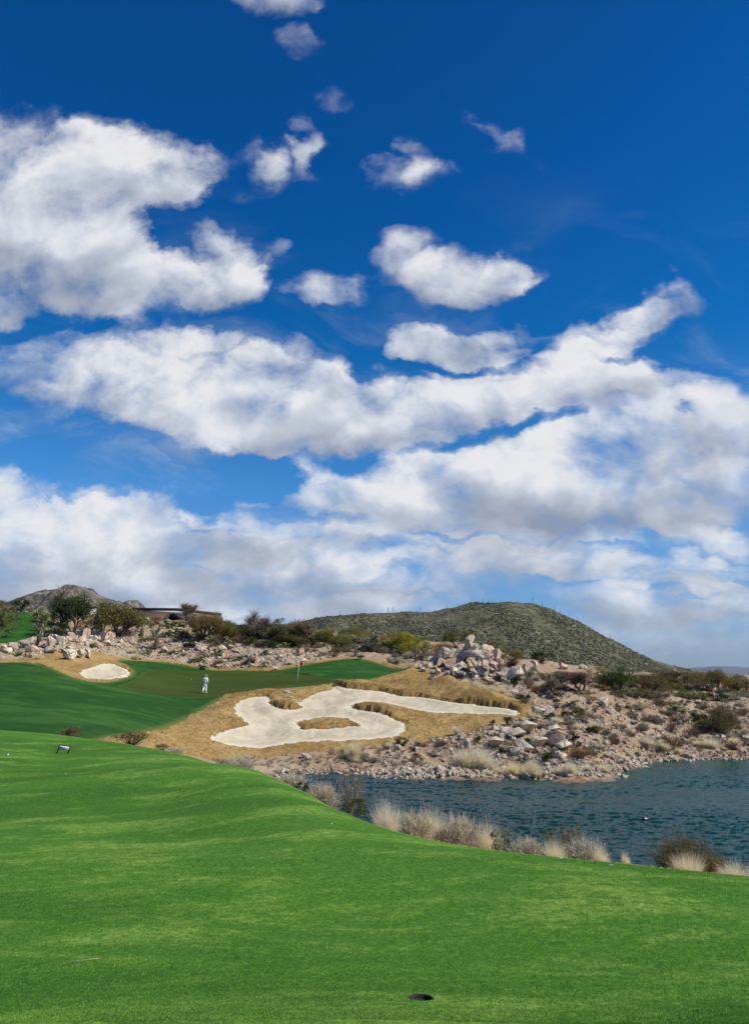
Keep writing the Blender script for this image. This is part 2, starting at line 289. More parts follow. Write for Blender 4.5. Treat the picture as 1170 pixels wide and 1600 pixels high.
MOUND = [(hit(640, 1072), hit(700, 1080), .75, 1.9), (hit(700, 1080), hit(770, 1096), .7, 1.7), (hit(340, 1128), hit(352, 1112), .4, 1.5), (hit(500, 1076), hit(470, 1082), .25, 1.2)]
ZN = ['desert_ground', 'lawn', 'fairway', 'putting_green', 'rough_grass', 'sand_bunker', 'bank_ground', 'distant_fairway']
def classify(x, y, full=True):
    """zone index, height offset, edge attribute, lip attribute (bare soil and painted shade) for points in front of the camera"""
    rag = fbm(x * 1.1, y * 1.1, 3, 5) * 0.7
    rg2 = fbm(x * 3.0, y * 3.0, 2, 9) * 0.30
    dF, _ = sdf(PF, x, y); dP, _ = sdf(PP, x, y); dR, _ = sdf(PR, x, y); dRL, _ = sdf(PRL, x, y)
    dS, nS = sdf(PS, x, y); dI, nI = sdf(PI_, x, y); dL, nL = sdf(PSL, x, y); dLL, _ = sdf(PLL, x, y, 3)
    uu = x / np.maximum(y, .1)
    ed = np.interp(uu, _eu, _ey); edge = (ed - y)          # lawn edge: positive inside, metres in depth
    edge = edge / np.where(uu > -0.05, 1.0, 1.6) + fbm(x * 2.3, y * 2.3, 3, 12) * .12
    zone = np.zeros(x.shape, np.int8)
    zone[(dR + rag > 0) | (dRL + rag > 0) | ((dF + rag * .6 > -1.1) & (y > 60))] = 4
    zone[(dF + rag * .35 > 0)] = 2
    zone[(dP + rag * .1 > 0)] = 3
    sandm = np.maximum(np.where(dI > -900, np.minimum(dS, -dI), dS), dL) + rg2 * 1.1
    zone[sandm > 0] = 5
    zone[(dLL + rag > 0) & (y > 90)] = 7
    isl = (dI + rg2 * .6 > 0)
    near = y < 40
    bank = near & (edge <= 0)
    zone[bank & (zone != 2)] = 6
    zone[(y < 50) & (uu < -.33) & (zone == 6)] = 2
    zone[(edge > 0) & near] = 1
    # relief
    dz = np.zeros(x.shape); face = np.zeros(x.shape)
    lipn = np.where(np.abs(dS) < np.abs(dL), nS, nL)
    lipn = np.where((np.abs(dI) < np.abs(dS)), -nI, lipn)
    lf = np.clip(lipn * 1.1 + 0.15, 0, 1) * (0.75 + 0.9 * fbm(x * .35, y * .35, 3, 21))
    hl = np.where(np.abs(dL) < 4, 0.36, 0.58)
    hl = np.where(isl, 0.36, hl)
    o = np.maximum(-sandm, 0)
    lift = np.maximum(lf, .03) * hl * sst(o, 0.0, 0.34) * np.exp(-np.maximum(o - .34, 0) / np.where(isl, 3.0, 2.2))
    dz += np.where((zone == 4), lift, 0)
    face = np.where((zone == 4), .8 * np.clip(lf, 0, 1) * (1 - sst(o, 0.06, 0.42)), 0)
    face = np.where(zone == 4, np.maximum(face * .75, .33 * np.clip(lf, 0, 1) * np.exp(-o / 2.4)), face)  # wide low part of the lip attribute carries the painted brown shade
    ins = np.maximum(sandm, 0)
    dz -= np.where(zone == 5, 0.20 * sst(ins, 0.5, 3.4) * (dS > dL) + .2 * sst(ins, .2, 1.6) * (dL > dS), 0)
    dz += np.where(zone == 5, 0.20 * np.clip(lf, 0, 1) * np.exp(-ins / 1.1) * sst(ins, 0, .25), 0)
    for (pa, pb, hh, ww) in MOUND:
        t_ = np.clip(((x - pa[0]) * (pb[0] - pa[0]) + (y - pa[1]) * (pb[1] - pa[1])) / ((pb[0] - pa[0]) ** 2 + (pb[1] - pa[1]) ** 2), 0, 1)
        q_ = (x - pa[0] - t_ * (pb[0] - pa[0])) ** 2 + (y - pa[1] - t_ * (pb[1] - pa[1])) ** 2
        dz += np.where(zone == 4, hh * np.exp(-q_ / ww ** 2) * sst(o, 0, .8), 0)
    rough = ((zone == 0) | (zone == 6)).astype(float)
    bd = np.where(zone == 6, sst(-edge, .1, 1.5), sst(-np.maximum(dR, dRL), .1, 1.2))
    dz += rough * bd * (fbm(x * .22, y * .22, 4, 31) * 0.55 + fbm(x * 1.7, y * 1.7, 3, 33) * 0.16) * np.where(y > 110, 1.5, 1) * np.where(zone == 6, .35, 1)
    dz += np.where(zone == 4, fbm(x * 1.3, y * 1.3, 4, 41) * .13 + fbm(x * .3, y * .3, 2, 45) * .35 * sst(o, .5, 3), 0)
    dz += np.where(zone == 5, fbm(x * .55, y * .55, 3, 46) * .16 * sst(ins, 0, 1.2), 0)
    dz += np.where(zone == 1, fbm(x * .25, y * .25, 2, 43) * .05, 0)
    dz += np.where((zone == 2) & (y > 40), fbm(x * .12, y * .12, 2, 44) * .35 * sst(np.abs(dF), 0, 4), 0)
    # a cut turf edge: the bank dirt sits a little lower than the lawn
    dz -= np.where(zone == 6, 0.05 * sst(-edge, 0, .15), 0)
    e_at = np.where(zone == 1, edge, np.where(zone == 2, dF, np.where(zone == 3, dP, np.where(zone == 4, np.maximum(-dF, 0), ins))))
    e_at = np.where(zone == 0, np.clip(-np.maximum(dR, dRL), 0, 3), e_at)
    return zone, dz, np.clip(e_at, 0, 8), face
def zground(x, y):
    x = np.atleast_1d(np.asarray(x, float)); y = np.atleast_1d(np.asarray(y, float))
    return zbase(x, y) + classify(x, y)[1]
def gz(x, y): return float(zground([x], [y])[0])
def ghit(px, py, ymin=34.0, ymax=235.0):
    """pixel to a point on the finished ground (the base hit, then its real height)"""
    x, y = hit(px, py, ymin, ymax); return x, y, gz(x, y)

# ------------------------------------------------------------------ materials of the ground
def new_mat(name):
    m = bpy.data.materials.new(name); m.use_nodes = True; n = N(m.node_tree); n.n.clear()
    return m, n
def finish(n, color, rough=0.9, bump=None, strength=0.5, dist=0.05, spec=0.2, sheen=None, extra=None):
    ins = {'Base Color': color, 'Roughness': rough, 'Specular IOR Level': spec}
    if bump is not None:
        ins['Normal'] = n.add('ShaderNodeBump', {'Strength': strength, 'Distance': dist, 'Height': bump})
    ins.update(extra or {})
    s = n.add('ShaderNodeBsdfPrincipled', ins)
    o = n.n.new('ShaderNodeOutputMaterial'); n.l.new(s, o.inputs[0])
def obj_coords(n):
    return n.add('ShaderNodeNewGeometry', out=0)           # position in the world
def attr(n, name):
    return n.add('ShaderNodeAttribute', out=2, attribute_name=name)
M = {}
def mat_turf(name, dark, mid, light, dry, patch=1.0, streak=None, edge_col=None, edge_w=.5, fine=90, near=False):
    m, n = new_mat(name); p = obj_coords(n)
    sp = n.v('MULTIPLY', p, (0.55, 1.0, 1.0))
    big = n.noise(sp, 0.22 * patch, 5, 0.62, 0.9)
    if near: big = n.m('ADD', n.m('MULTIPLY', big, .6), n.m('MULTIPLY', n.noise(p, .075, 3, .5, .5), .4))
    med = n.noise(sp, 1.1 * patch, 6, 0.65, 0.6)
    sm = n.noise(p, 9.0, 5, 0.7)
    c = n.mix(n.ramp(big, 0.43, 0.555), dark, mid)
    c = n.mix(n.m('MULTIPLY', n.ramp(med, 0.46, 0.70), .75), c, light)
    k = n.m('MULTIPLY', n.ramp(n.m('ADD', n.m('MULTIPLY', med, .5), n.m('MULTIPLY', big, .5)), 0.495, 0.585), n.ramp(sm, 0.32, 0.66))
    c = n.mix(n.m('MULTIPLY', k, 0.75), c, dry)
    c = n.mix(n.ramp(sm, 0.30, 0.72), n.mix(0.45, c, dark), n.mix(0.18, c, light))
    if near:
        f1 = n.noise(n.v('MULTIPLY', p, (1.0, .7, 1)), 24, 3, 0.8); fi = n.noise(n.v('MULTIPLY', p, (1.0, .7, 1)), 62, 3, 0.8)
        fm = n.m('ADD', n.m('MULTIPLY', f1, .5), n.m('MULTIPLY', fi, .5))
        c = n.mix(n.ramp(fm, 0.56, 0.42), c, n.mix(0.5, c, (dark[0] * .8, dark[1] * .75, dark[2] * .8)))
        c = n.mix(n.m('MULTIPLY', n.ramp(fm, 0.51, 0.66), .5), c, (0.20, 0.39, 0.05))
        tip = n.vor(n.v('MULTIPLY', p, (1, .6, 1)), 55)
        c = n.mix(n.m('MULTIPLY', n.ramp(tip, 0.20, 0.10), n.ramp(med, .4, .6)), c, dry)
        b = n.m('ADD', n.m('MULTIPLY', fm, 1.6), n.m('MULTIPLY', sm, .6))
    else:
        b = n.noise(p, 14, 5, 0.75)
    if streak:
        wv = n.noise(n.v('MULTIPLY', p, streak), 1.0, 3, 0.5, 0.4)
        c = n.mix(n.m('MULTIPLY', n.ramp(wv, 0.42, 0.6), 0.38), c, dark)
    if edge_col:
        e = attr(n, 'edge'); en = n.m('ADD', e, n.m('MULTIPLY', n.m('SUBTRACT', sm, 0.5), edge_w * 1.4))
        c = n.mix(n.m('MULTIPLY', n.ramp(en, edge_w, 0.0), 0.85), c, edge_col)
    finish(n, c, 0.85, b, 0.8 if near else 0.5, 0.02 if near else 0.05, 0.05)
    return m
M['lawn'] = mat_turf('lawn turf', (0.044, 0.130, 0.016), (0.085, 0.235, 0.024), (0.175, 0.355, 0.042), (0.36, 0.47, 0.10), 1.0, None, (0.24, 0.28, 0.07), .30, near=True)
M['fairway'] = mat_turf('fairway turf', (0.018, 0.064, 0.012), (0.028, 0.098, 0.016), (0.055, 0.148, 0.026), (0.085, 0.175, 0.035), .55, (0.03, 0.22, 0.0), (0.14, 0.15, 0.04), .8)
M['putting_green'] = mat_turf('putting turf', (0.044, 0.066, 0.012), (0.058, 0.085, 0.015), (0.070, 0.100, 0.018), (0.082, 0.105, 0.02), .5, (0.02, 0.30, 0.0), (0.05, 0.09, 0.015), .5)
M['distant_fairway'] = mat_turf('far turf', (0.022, 0.09, 0.012), (0.035, 0.125, 0.016), (0.05, 0.15, 0.02), (0.08, 0.16, 0.03), .4)

m, n = new_mat('dormant grass'); p = obj_coords(n)
a = n.noise(p, 0.35, 5, 0.6, 0.5); b = n.noise(n.v('MULTIPLY', p, (1, 1, 2.5)), 3.2, 6, 0.7); f = n.noise(p, 16, 4, 0.75)
c = n.mix(n.ramp(a, .35, .65), (0.335, 0.195, 0.060), (0.46, 0.305, 0.115))
c = n.mix(n.ramp(b, .42, .68), c, n.mix(.5, c, (0.55, 0.40, 0.19)))
c = n.mix(n.m('MULTIPLY', n.ramp(b, .46, .30), .45), c, (0.20, 0.115, 0.04))
c = n.mix(n.ramp(f, .30, .60), n.mix(.45, c, (0.17, 0.10, 0.035)), c)
gr = n.m('MULTIPLY', n.ramp(attr(n, 'edge'), .8, 0.0), n.ramp(f, .4, .6))
c = n.mix(n.m('MULTIPLY', gr, .6), c, (0.17, 0.19, 0.06))
c = n.mix(n.m('MULTIPLY', n.ramp(n.m('ADD', attr(n, 'face'), n.m('MULTIPLY', n.m('SUBTRACT', b, .5), .25)), .04, .30), .62), c, (0.22, 0.125, 0.042))  # shade of the bunker lips painted into the grass colour as brown
c = n.mix(n.ramp(n.m('ADD', attr(n, 'face'), n.m('MULTIPLY', n.m('SUBTRACT', f, .5), .7)), .35, 1.15), c, (0.060, 0.036, 0.016))  # foot of the lip: bare soil, with the overhang's shadow painted in
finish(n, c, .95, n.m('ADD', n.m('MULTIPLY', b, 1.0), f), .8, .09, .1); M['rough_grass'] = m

m, n = new_mat('bunker sand'); p = obj_coords(n)
a = n.noise(p, 0.5, 4, .55, .6)
rk = n.add('ShaderNodeTexWave', {'Vector': p, 'Scale': 1.1, 'Distortion': 7.0, 'Detail': 3, 'Detail Scale': .35}, out=1, wave_type='RINGS')
f = n.noise(p, 22, 4, .7)
c = n.mix(n.ramp(a, .32, .68), (0.50, 0.415, 0.275), (0.61, 0.525, 0.37))
c = n.mix(n.m('MULTIPLY', rk, .22), c, (0.43, 0.355, 0.24)); c = n.mix(n.ramp(attr(n, 'edge'), .9, .05), c, (0.68, 0.60, 0.44))
c = n.mix(n.ramp(f, .3, .5), n.mix(.18, c, (0.3, 0.25, 0.18)), c)
finish(n, c, .95, n.m('ADD', n.m('MULTIPLY', rk, .7), n.m('MULTIPLY', f, .25)), .35, .05, .1); M['sand_bunker'] = m

def mat_desert(name, soil1, soil2, pebble):
    m, n = new_mat(name); p = obj_coords(n)
    a = n.noise(p, .16, 5, .6, .5); b = n.noise(p, 1.3, 6, .7); f = n.noise(p, 9, 5, .75)
    c = n.mix(n.ramp(a, .38, .62), soil1, soil2)
    c = n.mix(n.m('MULTIPLY', n.ramp(b, .45, .7), .6), c, (0.40, 0.32, 0.24))
    c = n.mix(n.m('MULTIPLY', n.ramp(b, .44, .30), .5), c, (0.15, 0.10, 0.075))
    v1 = n.vor(p, 3.2); v2 = n.vor(p, 8.0)
    cc = n.vor(p, 3.2, out=1)
    st = n.ramp(v1, .26, .20); pick = n.ramp(n.m('MULTIPLY', n.v('DOT_PRODUCT', cc, (1, 0, 0)), 1.0), .55, .6)
    st = n.m('MULTIPLY', st, pick)
    c = n.mix(n.m('MULTIPLY', st, .85), c, pebble)
    c = n.mix(n.m('MULTIPLY', n.ramp(v2, .25, .15), .55), c, n.mix(f, pebble, (0.12, 0.085, 0.065)))
    c = n.mix(n.ramp(f, .28, .5), n.mix(.4, c, (0.10, 0.065, 0.05)), c)
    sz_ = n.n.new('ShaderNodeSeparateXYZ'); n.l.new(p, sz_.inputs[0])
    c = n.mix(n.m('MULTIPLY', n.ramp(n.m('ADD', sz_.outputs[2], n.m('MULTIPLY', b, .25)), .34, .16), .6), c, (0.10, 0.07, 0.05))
    h = n.m('ADD', n.m('MULTIPLY', st, .8), n.m('ADD', n.m('MULTIPLY', b, .8), n.m('MULTIPLY', n.ramp(v2, .3, .1), .3)))
    finish(n, c, .95, h, .8, .12, .1)
    return m
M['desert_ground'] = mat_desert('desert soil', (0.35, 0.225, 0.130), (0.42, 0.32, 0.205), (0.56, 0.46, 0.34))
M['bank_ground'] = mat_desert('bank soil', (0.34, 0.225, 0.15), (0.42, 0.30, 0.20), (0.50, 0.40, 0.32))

# ------------------------------------------------------------------ ground sheets
def mesh_from(name, verts, quads, tris=None):
    me = bpy.data.meshes.new(name); nq = len(quads); nt = 0 if tris is None else len(tris)
    me.vertices.add(len(verts)); me.vertices.foreach_set('co', np.ascontiguousarray(verts, np.float32).ravel())
    loops = np.concatenate([np.asarray(quads, np.int32).ravel()] + ([np.asarray(tris, np.int32).ravel()] if nt else []))
    me.loops.add(len(loops)); me.loops.foreach_set('vertex_index', loops)
    me.polygons.add(nq + nt)
    me.polygons.foreach_set('loop_start', np.concatenate([np.arange(nq) * 4, nq * 4 + np.arange(nt) * 3]).astype(np.int32))
    me.update(calc_edges=True); me.shade_smooth()
    return me
def link(name, me, mats, parent=None, **props):
    o = bpy.data.objects.new(name, me); COL.objects.link(o)
    for mm in (mats if isinstance(mats, (list, tuple)) else [mats]):
        if mm and len(me.materials) < 8 and mm.name not in [q.name for q in me.materials if q]: me.materials.append(mm)
    if parent: o.parent = parent
    for k, v in props.items(): o[k] = v
    return o
def lrange(a, b, per): return np.exp(np.linspace(math.log(a), math.log(b), max(2, int(math.log(b / a) * per)), endpoint=False))
DET = 1.0
rows = np.concatenate([np.array([0.9, 1.4, 1.9]), lrange(2.4, 3.45, 160), lrange(3.45, 3.8, 1100), lrange(3.8, 36, 170), lrange(36, 52, 330), lrange(52, 100, 680 * DET), lrange(100, 140, 420 * DET), lrange(140, 236, 120), lrange(236, 22000, 14), [22000]])
uc = np.concatenate([np.linspace(-2.2, -.58, 50, endpoint=False), np.linspace(-.58, .58, int(900 * DET), endpoint=False), np.linspace(.58, 2.2, 50)])
UU, YY = np.meshgrid(uc, rows); XX = UU * YY
zone, dzz, eat, fat = classify(XX, YY)
ZZ = zbase(XX, YY) + np.where(YY < 300, dzz, 0)
nr, nc = XX.shape
V = np.stack([XX, YY, ZZ], -1).reshape(-1, 3)
idx = np.arange(nr * nc).reshape(nr, nc)
Q = np.stack([idx[:-1, :-1], idx[:-1, 1:], idx[1:, 1:], idx[1:, :-1]], -1).reshape(-1, 4)
zq = zone.ravel()[Q]
zf = zq[:, 0].copy()
for zi in (4, 1):                                        # where turf meets sand or bank, the whole step belongs to the turf
    hit_ = (zq == zi).any(1) & ((zf == 5) | (zf == 6)); zf[hit_] = zi
ctr = V[Q].mean(1)
hole = ((ctr[:, 0] - CUP[0]) ** 2 + (ctr[:, 1] - CUP[1]) ** 2) < 0.057 ** 2
for zi, zn in enumerate(ZN):
    q = Q[(zf == zi) & ~hole]
    if len(q) == 0: continue
    used, inv_ = np.unique(q, return_inverse=True)
    me = mesh_from(zn, V[used], inv_.reshape(-1, 4))
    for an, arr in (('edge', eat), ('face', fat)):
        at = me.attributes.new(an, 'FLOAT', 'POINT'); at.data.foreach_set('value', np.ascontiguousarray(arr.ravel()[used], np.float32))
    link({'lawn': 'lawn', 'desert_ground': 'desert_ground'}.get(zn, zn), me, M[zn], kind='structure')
# the lawn goes on behind the camera
me = mesh_from('lawn', np.array([(-40, -60, 4.95), (40, -60, 4.95), (40, .92, 4.985), (-40, .92, 4.985)]), np.array([[0, 1, 2, 3]]))
link('lawn', me, M['lawn'], kind='structure')

# ------------------------------------------------------------------ water
m, n = new_mat('lake water'); p = obj_coords(n)
pw = n.v('MULTIPLY', p, (0.75, 1.35, 1)); 
w1 = n.noise(pw, 1.6, 4, .6, .4); w2 = n.noise(pw, 5.0, 4, .6, .3)
big = n.noise(n.v('MULTIPLY', p, (.5, 1, 1)), .09, 3, .5)
hgt_ = n.m('ADD', w1, n.m('MULTIPLY', w2, .38))
sx = n.n.new('ShaderNodeSeparateXYZ'); n.l.new(p, sx.inputs[0])
c = n.mix(n.ramp(n.m('ADD', sx.outputs[0], n.m('MULTIPLY', big, 14)), 2, 34), (0.005, 0.030, 0.032), (0.002, 0.044, 0.032))
finish(n, c, .14, hgt_, .6, .10, .24, extra={'IOR': 1.33}); M['water'] = m
wr = np.concatenate([lrange(11, 62, 420), [62, 66, 80]]); wc = np.concatenate([np.linspace(-1.2, -.13, 6, endpoint=False), np.linspace(-.13, .60, 640), np.linspace(.62, 2.6, 40)])
WU, WY = np.meshgrid(wc, wr); WX = WU * WY
zw = fbm(WX * 1.7 + WY * .45, WY * 3.2, 3, 71, .6) * .066 + fbm(WX * 4.2, WY * 6.5 + WX, 3, 75, .6) * .036
zw *= 0.45 + 0.95 * sst(fbm(WX * .06, WY * .14, 2, 79), -.3, .3)
wi = np.arange(WX.size).reshape(WX.shape)
wq = np.stack([wi[:-1, :-1], wi[:-1, 1:], wi[1:, 1:], wi[1:, :-1]], -1).reshape(-1, 4)
wv_ = np.stack([WX, WY, zw], -1).reshape(-1, 3)
keep = zbase(WX, WY).ravel()[wq[:, 0]] < 0.6
keep &= (wv_[wq[:, 0], 0] > -13)
me = mesh_from('lake_water', wv_, wq[keep])
link('lake_water', me, M['water'], kind='structure')

# ------------------------------------------------------------------ hills and far mountains
def mat_hill(name, veg1, veg2, soil, rock, rs=1.0, rockiness=.5):
    m, n = new_mat(name); p = obj_coords(n)
    a = n.noise(p, .012, 5, .6, .6); b = n.noise(p, .09, 6, .7); f = n.noise(p, .5, 4, .75)
    c = n.mix(n.ramp(b, .36, .64), veg1, veg2)
    c = n.mix(n.m('MULTIPLY', n.ramp(a, .45, .7), .5), c, soil)
    v = n.vor(p, .42 * rs); c = n.mix(n.m('MULTIPLY', n.ramp(v, .50, .22), .75), c, veg1)
    r = n.m('MULTIPLY', n.ramp(n.noise(p, .16 * rs, 5, .75), .62 - .12 * rockiness, .70 - .1 * rockiness), n.ramp(b, .40, .55))
    c = n.mix(r, c, n.mix(f, rock, soil))
    finish(n, c, 1.0, n.m('ADD', n.m('ADD', b, n.m('MULTIPLY', f, .4)), n.m('MULTIPLY', n.ramp(v, .5, .2), .35)), 1.0, 1.6, .05)
    return m
M['hill'] = mat_hill('scrub hill', (0.082, 0.088, 0.045), (0.138, 0.132, 0.074), (0.23, 0.185, 0.13), (0.33, 0.295, 0.24), 1, .7)
M['mountain'] = mat_hill('rocky mountain', (0.055, 0.055, 0.035), (0.12, 0.105, 0.08), (0.21, 0.165, 0.13), (0.30, 0.255, 0.22), .45, 1.3)
m, n = new_mat('far range'); finish(n, (0.13, 0.15, 0.17), 1.0, spec=0); M['far'] = m

def heightfield(name, sil, Yr, Y0, Y1, mat, power=1.15, amp=1.0, fr=.03, nu=500, nv=160, base=None, cut=0.0):
    sil = np.array(sil, float)
    uu = (sil[:, 0] - CX) / 1183.0
    slope = np.array([-tan_below(py) for px, py in sil])
    u = np.linspace(uu[0], uu[-1], nu); y = np.linspace(Y0, Y1, nv)
    U, Y = np.meshgrid(u, y); X = U * Y
    S = np.interp(U, uu, slope)
    # soften the traced skyline before using it as relief
    H = 6.4 + S * Yr
    t = np.where(Y <= Yr, np.clip((Y - Y0) / (Yr - Y0), 0, 1) ** power, 1 - sst(Y, Yr, Y1) * 1.0)
    b0 = -3.0 if base is None else base
    Z = b0 + (H - b0) * t
    n1 = fbm(X * fr + Y * fr * .3, Y * fr * .55, 5, 51, .55); rid = -np.abs(fbm(X * fr * .8 + Y * fr * .2, Y * fr * .25, 4, 57)) * 2
    env = np.clip(t * (H - b0) / 60, 0, 1.2) * np.where(Y <= Yr, 1 - sst(Y, Yr * .93, Yr) * .75, .6)
    Z = Z + (n1 * 9 + rid * 9 + 2) * amp * env * np.where(Y > Yr * .8, .6, 1)
    idx = np.arange(X.size).reshape(X.shape)
    q = np.stack([idx[:-1, :-1], idx[:-1, 1:], idx[1:, 1:], idx[1:, :-1]], -1).reshape(-1, 4)
    me = mesh_from(name, np.stack([X, Y, Z], -1).reshape(-1, 3), q)
    link(name, me, mat, kind='structure')
    return X, Y, Z
HR = [(330,1062),(380,1010),(430,985),(470,971),(520,962),(560,958),(600,957),(640,956),(680,955),(720,947),(760,941),(800,938),(830,941),(870,954),(910,971),(950,994),(990,1017),(1020,1031),(1060,1043),(1100,1052),(1150,1058),(1200,1060)]
HRX, HRY, HRZ = heightfield('hill', HR, 480, 235, 760, M['hill'], 1.05, .75, .030, 700, 240)
ML = [(-420,1000),(-250,965),(-120,950),(-60,946),(0,937),(30,928),(60,917),(78,918),(90,912),(104,912),(118,916),(135,920),(150,930),(168,936),(185,941),(194,936),(206,934),(216,940),(226,951),(250,960),(330,990),(420,1040)]
heightfield('rocky_mountain', ML, 900, 420, 1400, M['mountain'], 1.0, 1.9, .024, 560, 200)
FM = [(700,1056),(900,1054),(1030,1050),(1080,1043),(1110,1041),(1145,1041),(1170,1043),(1230,1040),(1330,1047),(1500,1056)]
heightfield('far_mountain', FM, 14000, 11000, 18000, M['far'], 1.0, 0.0, .001, 120, 30, base=0)

# ------------------------------------------------------------------ geometry collector
class Geo:
    def __init__(s): s.v = []; s.t = []; s.n = 0
    def add(s, v, t):
        v = np.asarray(v, float); s.v.append(v); s.t.append(np.asarray(t, np.int64) + s.n); s.n += len(v)
    def mesh(s, name, smooth=False):
        v = np.concatenate(s.v); t = np.concatenate(s.t)
        me = bpy.data.meshes.new(name)
        me.vertices.add(len(v)); me.vertices.foreach_set('co', v.astype(np.float32).ravel())
        me.loops.add(t.size); me.loops.foreach_set('vertex_index', t.astype(np.int32).ravel())
        me.polygons.add(len(t)); me.polygons.foreach_set('loop_start', (np.arange(len(t)) * 3).astype(np.int32))
        me.update(calc_edges=True)
        if smooth: me.shade_smooth()
        return me
def unit(a): return a / np.maximum(np.linalg.norm(a, axis=-1, keepdims=True), 1e-9)
def strands(G, r, base, dirs, length, width, droop=0.3, segs=3, wob=.15, taper=.25):
    """thin curved ribbons: base (n,3), dirs (n,3), length (n,)"""
    n = len(base); dirs = unit(dirs); side = unit(np.cross(dirs, unit(r.normal(size=(n, 3)))))
    pts = [base]; d = dirs; p = base; w = r.normal(size=(n, 3)) * wob
    for k in range(segs):
        d = unit(d + w * .6 + np.array([0, 0, -droop / segs]) * (k + .5) / segs * 2); p = p + d * (length / segs)[:, None]; pts.append(p)
    width = np.broadcast_to(width, (n,))
    vs = []; 
    for k, q in enumerate(pts):
        hw = (width * (1 - (1 - taper) * k / segs) * .5)[:, None]
        vs += [q - side * hw, q + side * hw]
    V = np.stack(vs, 1).reshape(-1, 3); m = 2 * (segs + 1); o = np.arange(n)[:, None] * m
    T = []
    for k in range(segs):
        a = 2 * k; T += [np.stack([o[:, 0] + a, o[:, 0] + a + 1, o[:, 0] + a + 3], 1), np.stack([o[:, 0] + a, o[:, 0] + a + 3, o[:, 0] + a + 2], 1)]
    G.add(V, np.concatenate(T)); return np.stack(pts, 1)
def leaves(G, r, c, size, up=0.0):
    n = len(c); a = unit(r.normal(size=(n, 3)) + np.array([0, 0, up])); b = unit(np.cross(a, r.normal(size=(n, 3))))
    s = (size * r.uniform(.6, 1.4, n))[:, None]
    V = np.stack([c - a * s * .6, c + b * s * .35, c + a * s * .6, c - b * s * .35], 1).reshape(-1, 3)
    o = np.arange(n) * 4
    G.add(V, np.concatenate([np.stack([o, o + 1, o + 2], 1), np.stack([o, o + 2, o + 3], 1)]))
def tube(G, path, rad, sides=6, cap=True):
    path = np.asarray(path, float); k = len(path); rad = np.broadcast_to(rad, (k,))
    d = np.gradient(path, axis=0); d = unit(d); ref = np.array([.31, .77, .2]); 
    a = unit(np.cross(d, ref)); b = np.cross(d, a)
    th = np.arange(sides) / sides * 2 * math.pi
    V = path[:, None] + rad[:, None, None] * (np.cos(th)[None, :, None] * a[:, None] + np.sin(th)[None, :, None] * b[:, None])
    V = V.reshape(-1, 3); T = []
    for i in range(k - 1):
        for j in range(sides):
            p, q = i * sides + j, i * sides + (j + 1) % sides
            T += [(p, q, q + sides), (p, q + sides, p + sides)]
    if cap:
        V = np.vstack([V, path[:1], path[-1:]]); c0, c1 = k * sides, k * sides + 1
        for j in range(sides):
            T += [(c0, (j + 1) % sides, j), (c1, (k - 1) * sides + j, (k - 1) * sides + (j + 1) % sides)]
    G.add(V, T)
_ico = {}
def ico(sub):
    if sub not in _ico:
        bm = bmesh.new(); bmesh.ops.create_icosphere(bm, subdivisions=sub, radius=1)
        _ico[sub] = (np.array([v.co[:] for v in bm.verts]), np.array([[v.index for v in f.verts] for f in bm.faces])); bm.free()
    return _ico[sub]
def rock_arrays(r, sub=3, cuts=11, flat=(1, 1, 1), rough=.05):
    v, t = ico(sub); v = v.copy()
    for _ in range(cuts):
        nn = unit(r.normal(size=3)); dd = r.uniform(.28, .72); e = v @ nn - dd
        v = v - np.where(e > 0, e, 0)[:, None] * nn
    v = v * (1 + rough * r.normal(size=(len(v), 1)) * .35) + fbm(v[:, 0] * 2.2 + 5, v[:, 1] * 2.2 + v[:, 2] * 1.7, 3, int(r.integers(900)))[:, None] * rough * v * 2
    return v * np.array(flat), t
def boxg(G, c, s, rz=0.0, tilt=None):
    v = np.array([[x, y, z] for x in (-.5, .5) for y in (-.5, .5) for z in (-.5, .5)]) * np.array(s)
    if tilt is not None: v = v @ np.array(Matrix.Rotation(tilt[0], 3, tilt[1])).T
    cz, sz = math.cos(rz), math.sin(rz); v = v @ np.array([[cz, -sz, 0], [sz, cz, 0], [0, 0, 1]]).T + np.array(c)
    f = [(0,1,3),(0,3,2),(4,6,7),(4,7,5),(0,4,5),(0,5,1),(2,3,7),(2,7,6),(0,2,6),(0,6,4),(1,5,7),(1,7,3)]
    G.add(v, f)

# scrub that covers the big hill: nobody could count it
G = Geo(); r = np.random.default_rng(11)
u = r.uniform(-.14, .42, 26000); yy = r.uniform(262, 490, 26000)
hu = np.linspace((HR[0][0] - CX) / 1183, (HR[-1][0] - CX) / 1183, 700); hy = np.linspace(235, 760, 240)
iu = np.clip(((u - hu[0]) / (hu[-1] - hu[0]) * 699).astype(int), 0, 698); iy = np.clip(((yy - 235) / 525 * 239), 0, 238.0); i0 = iy.astype(int); fy = iy - i0
hz = HRZ[i0, iu] * (1 - fy) + HRZ[i0 + 1, iu] * fy
den = fbm(u * yy * .055, yy * .035, 4, 88) * 1.2 + r.uniform(-.35, .35, len(u)) > -.06
u, yy, hz = u[den], yy[den], hz[den]; rv, rt = ico(1)
n_ = len(u); sc = r.uniform(.35, 1.15, n_) ** 2.2 * .60
VV = rv[None] * (1 + r.normal(size=(n_, len(rv), 1)) * .22) * sc[:, None, None] * np.array([1.2, 1.2, .6]) + np.stack([u * yy, yy, hz + sc * .22], 1)[:, None]
TT = rt[None] + (np.arange(n_) * len(rv))[:, None, None]
G.add(VV.reshape(-1, 3), TT.reshape(-1, 3))
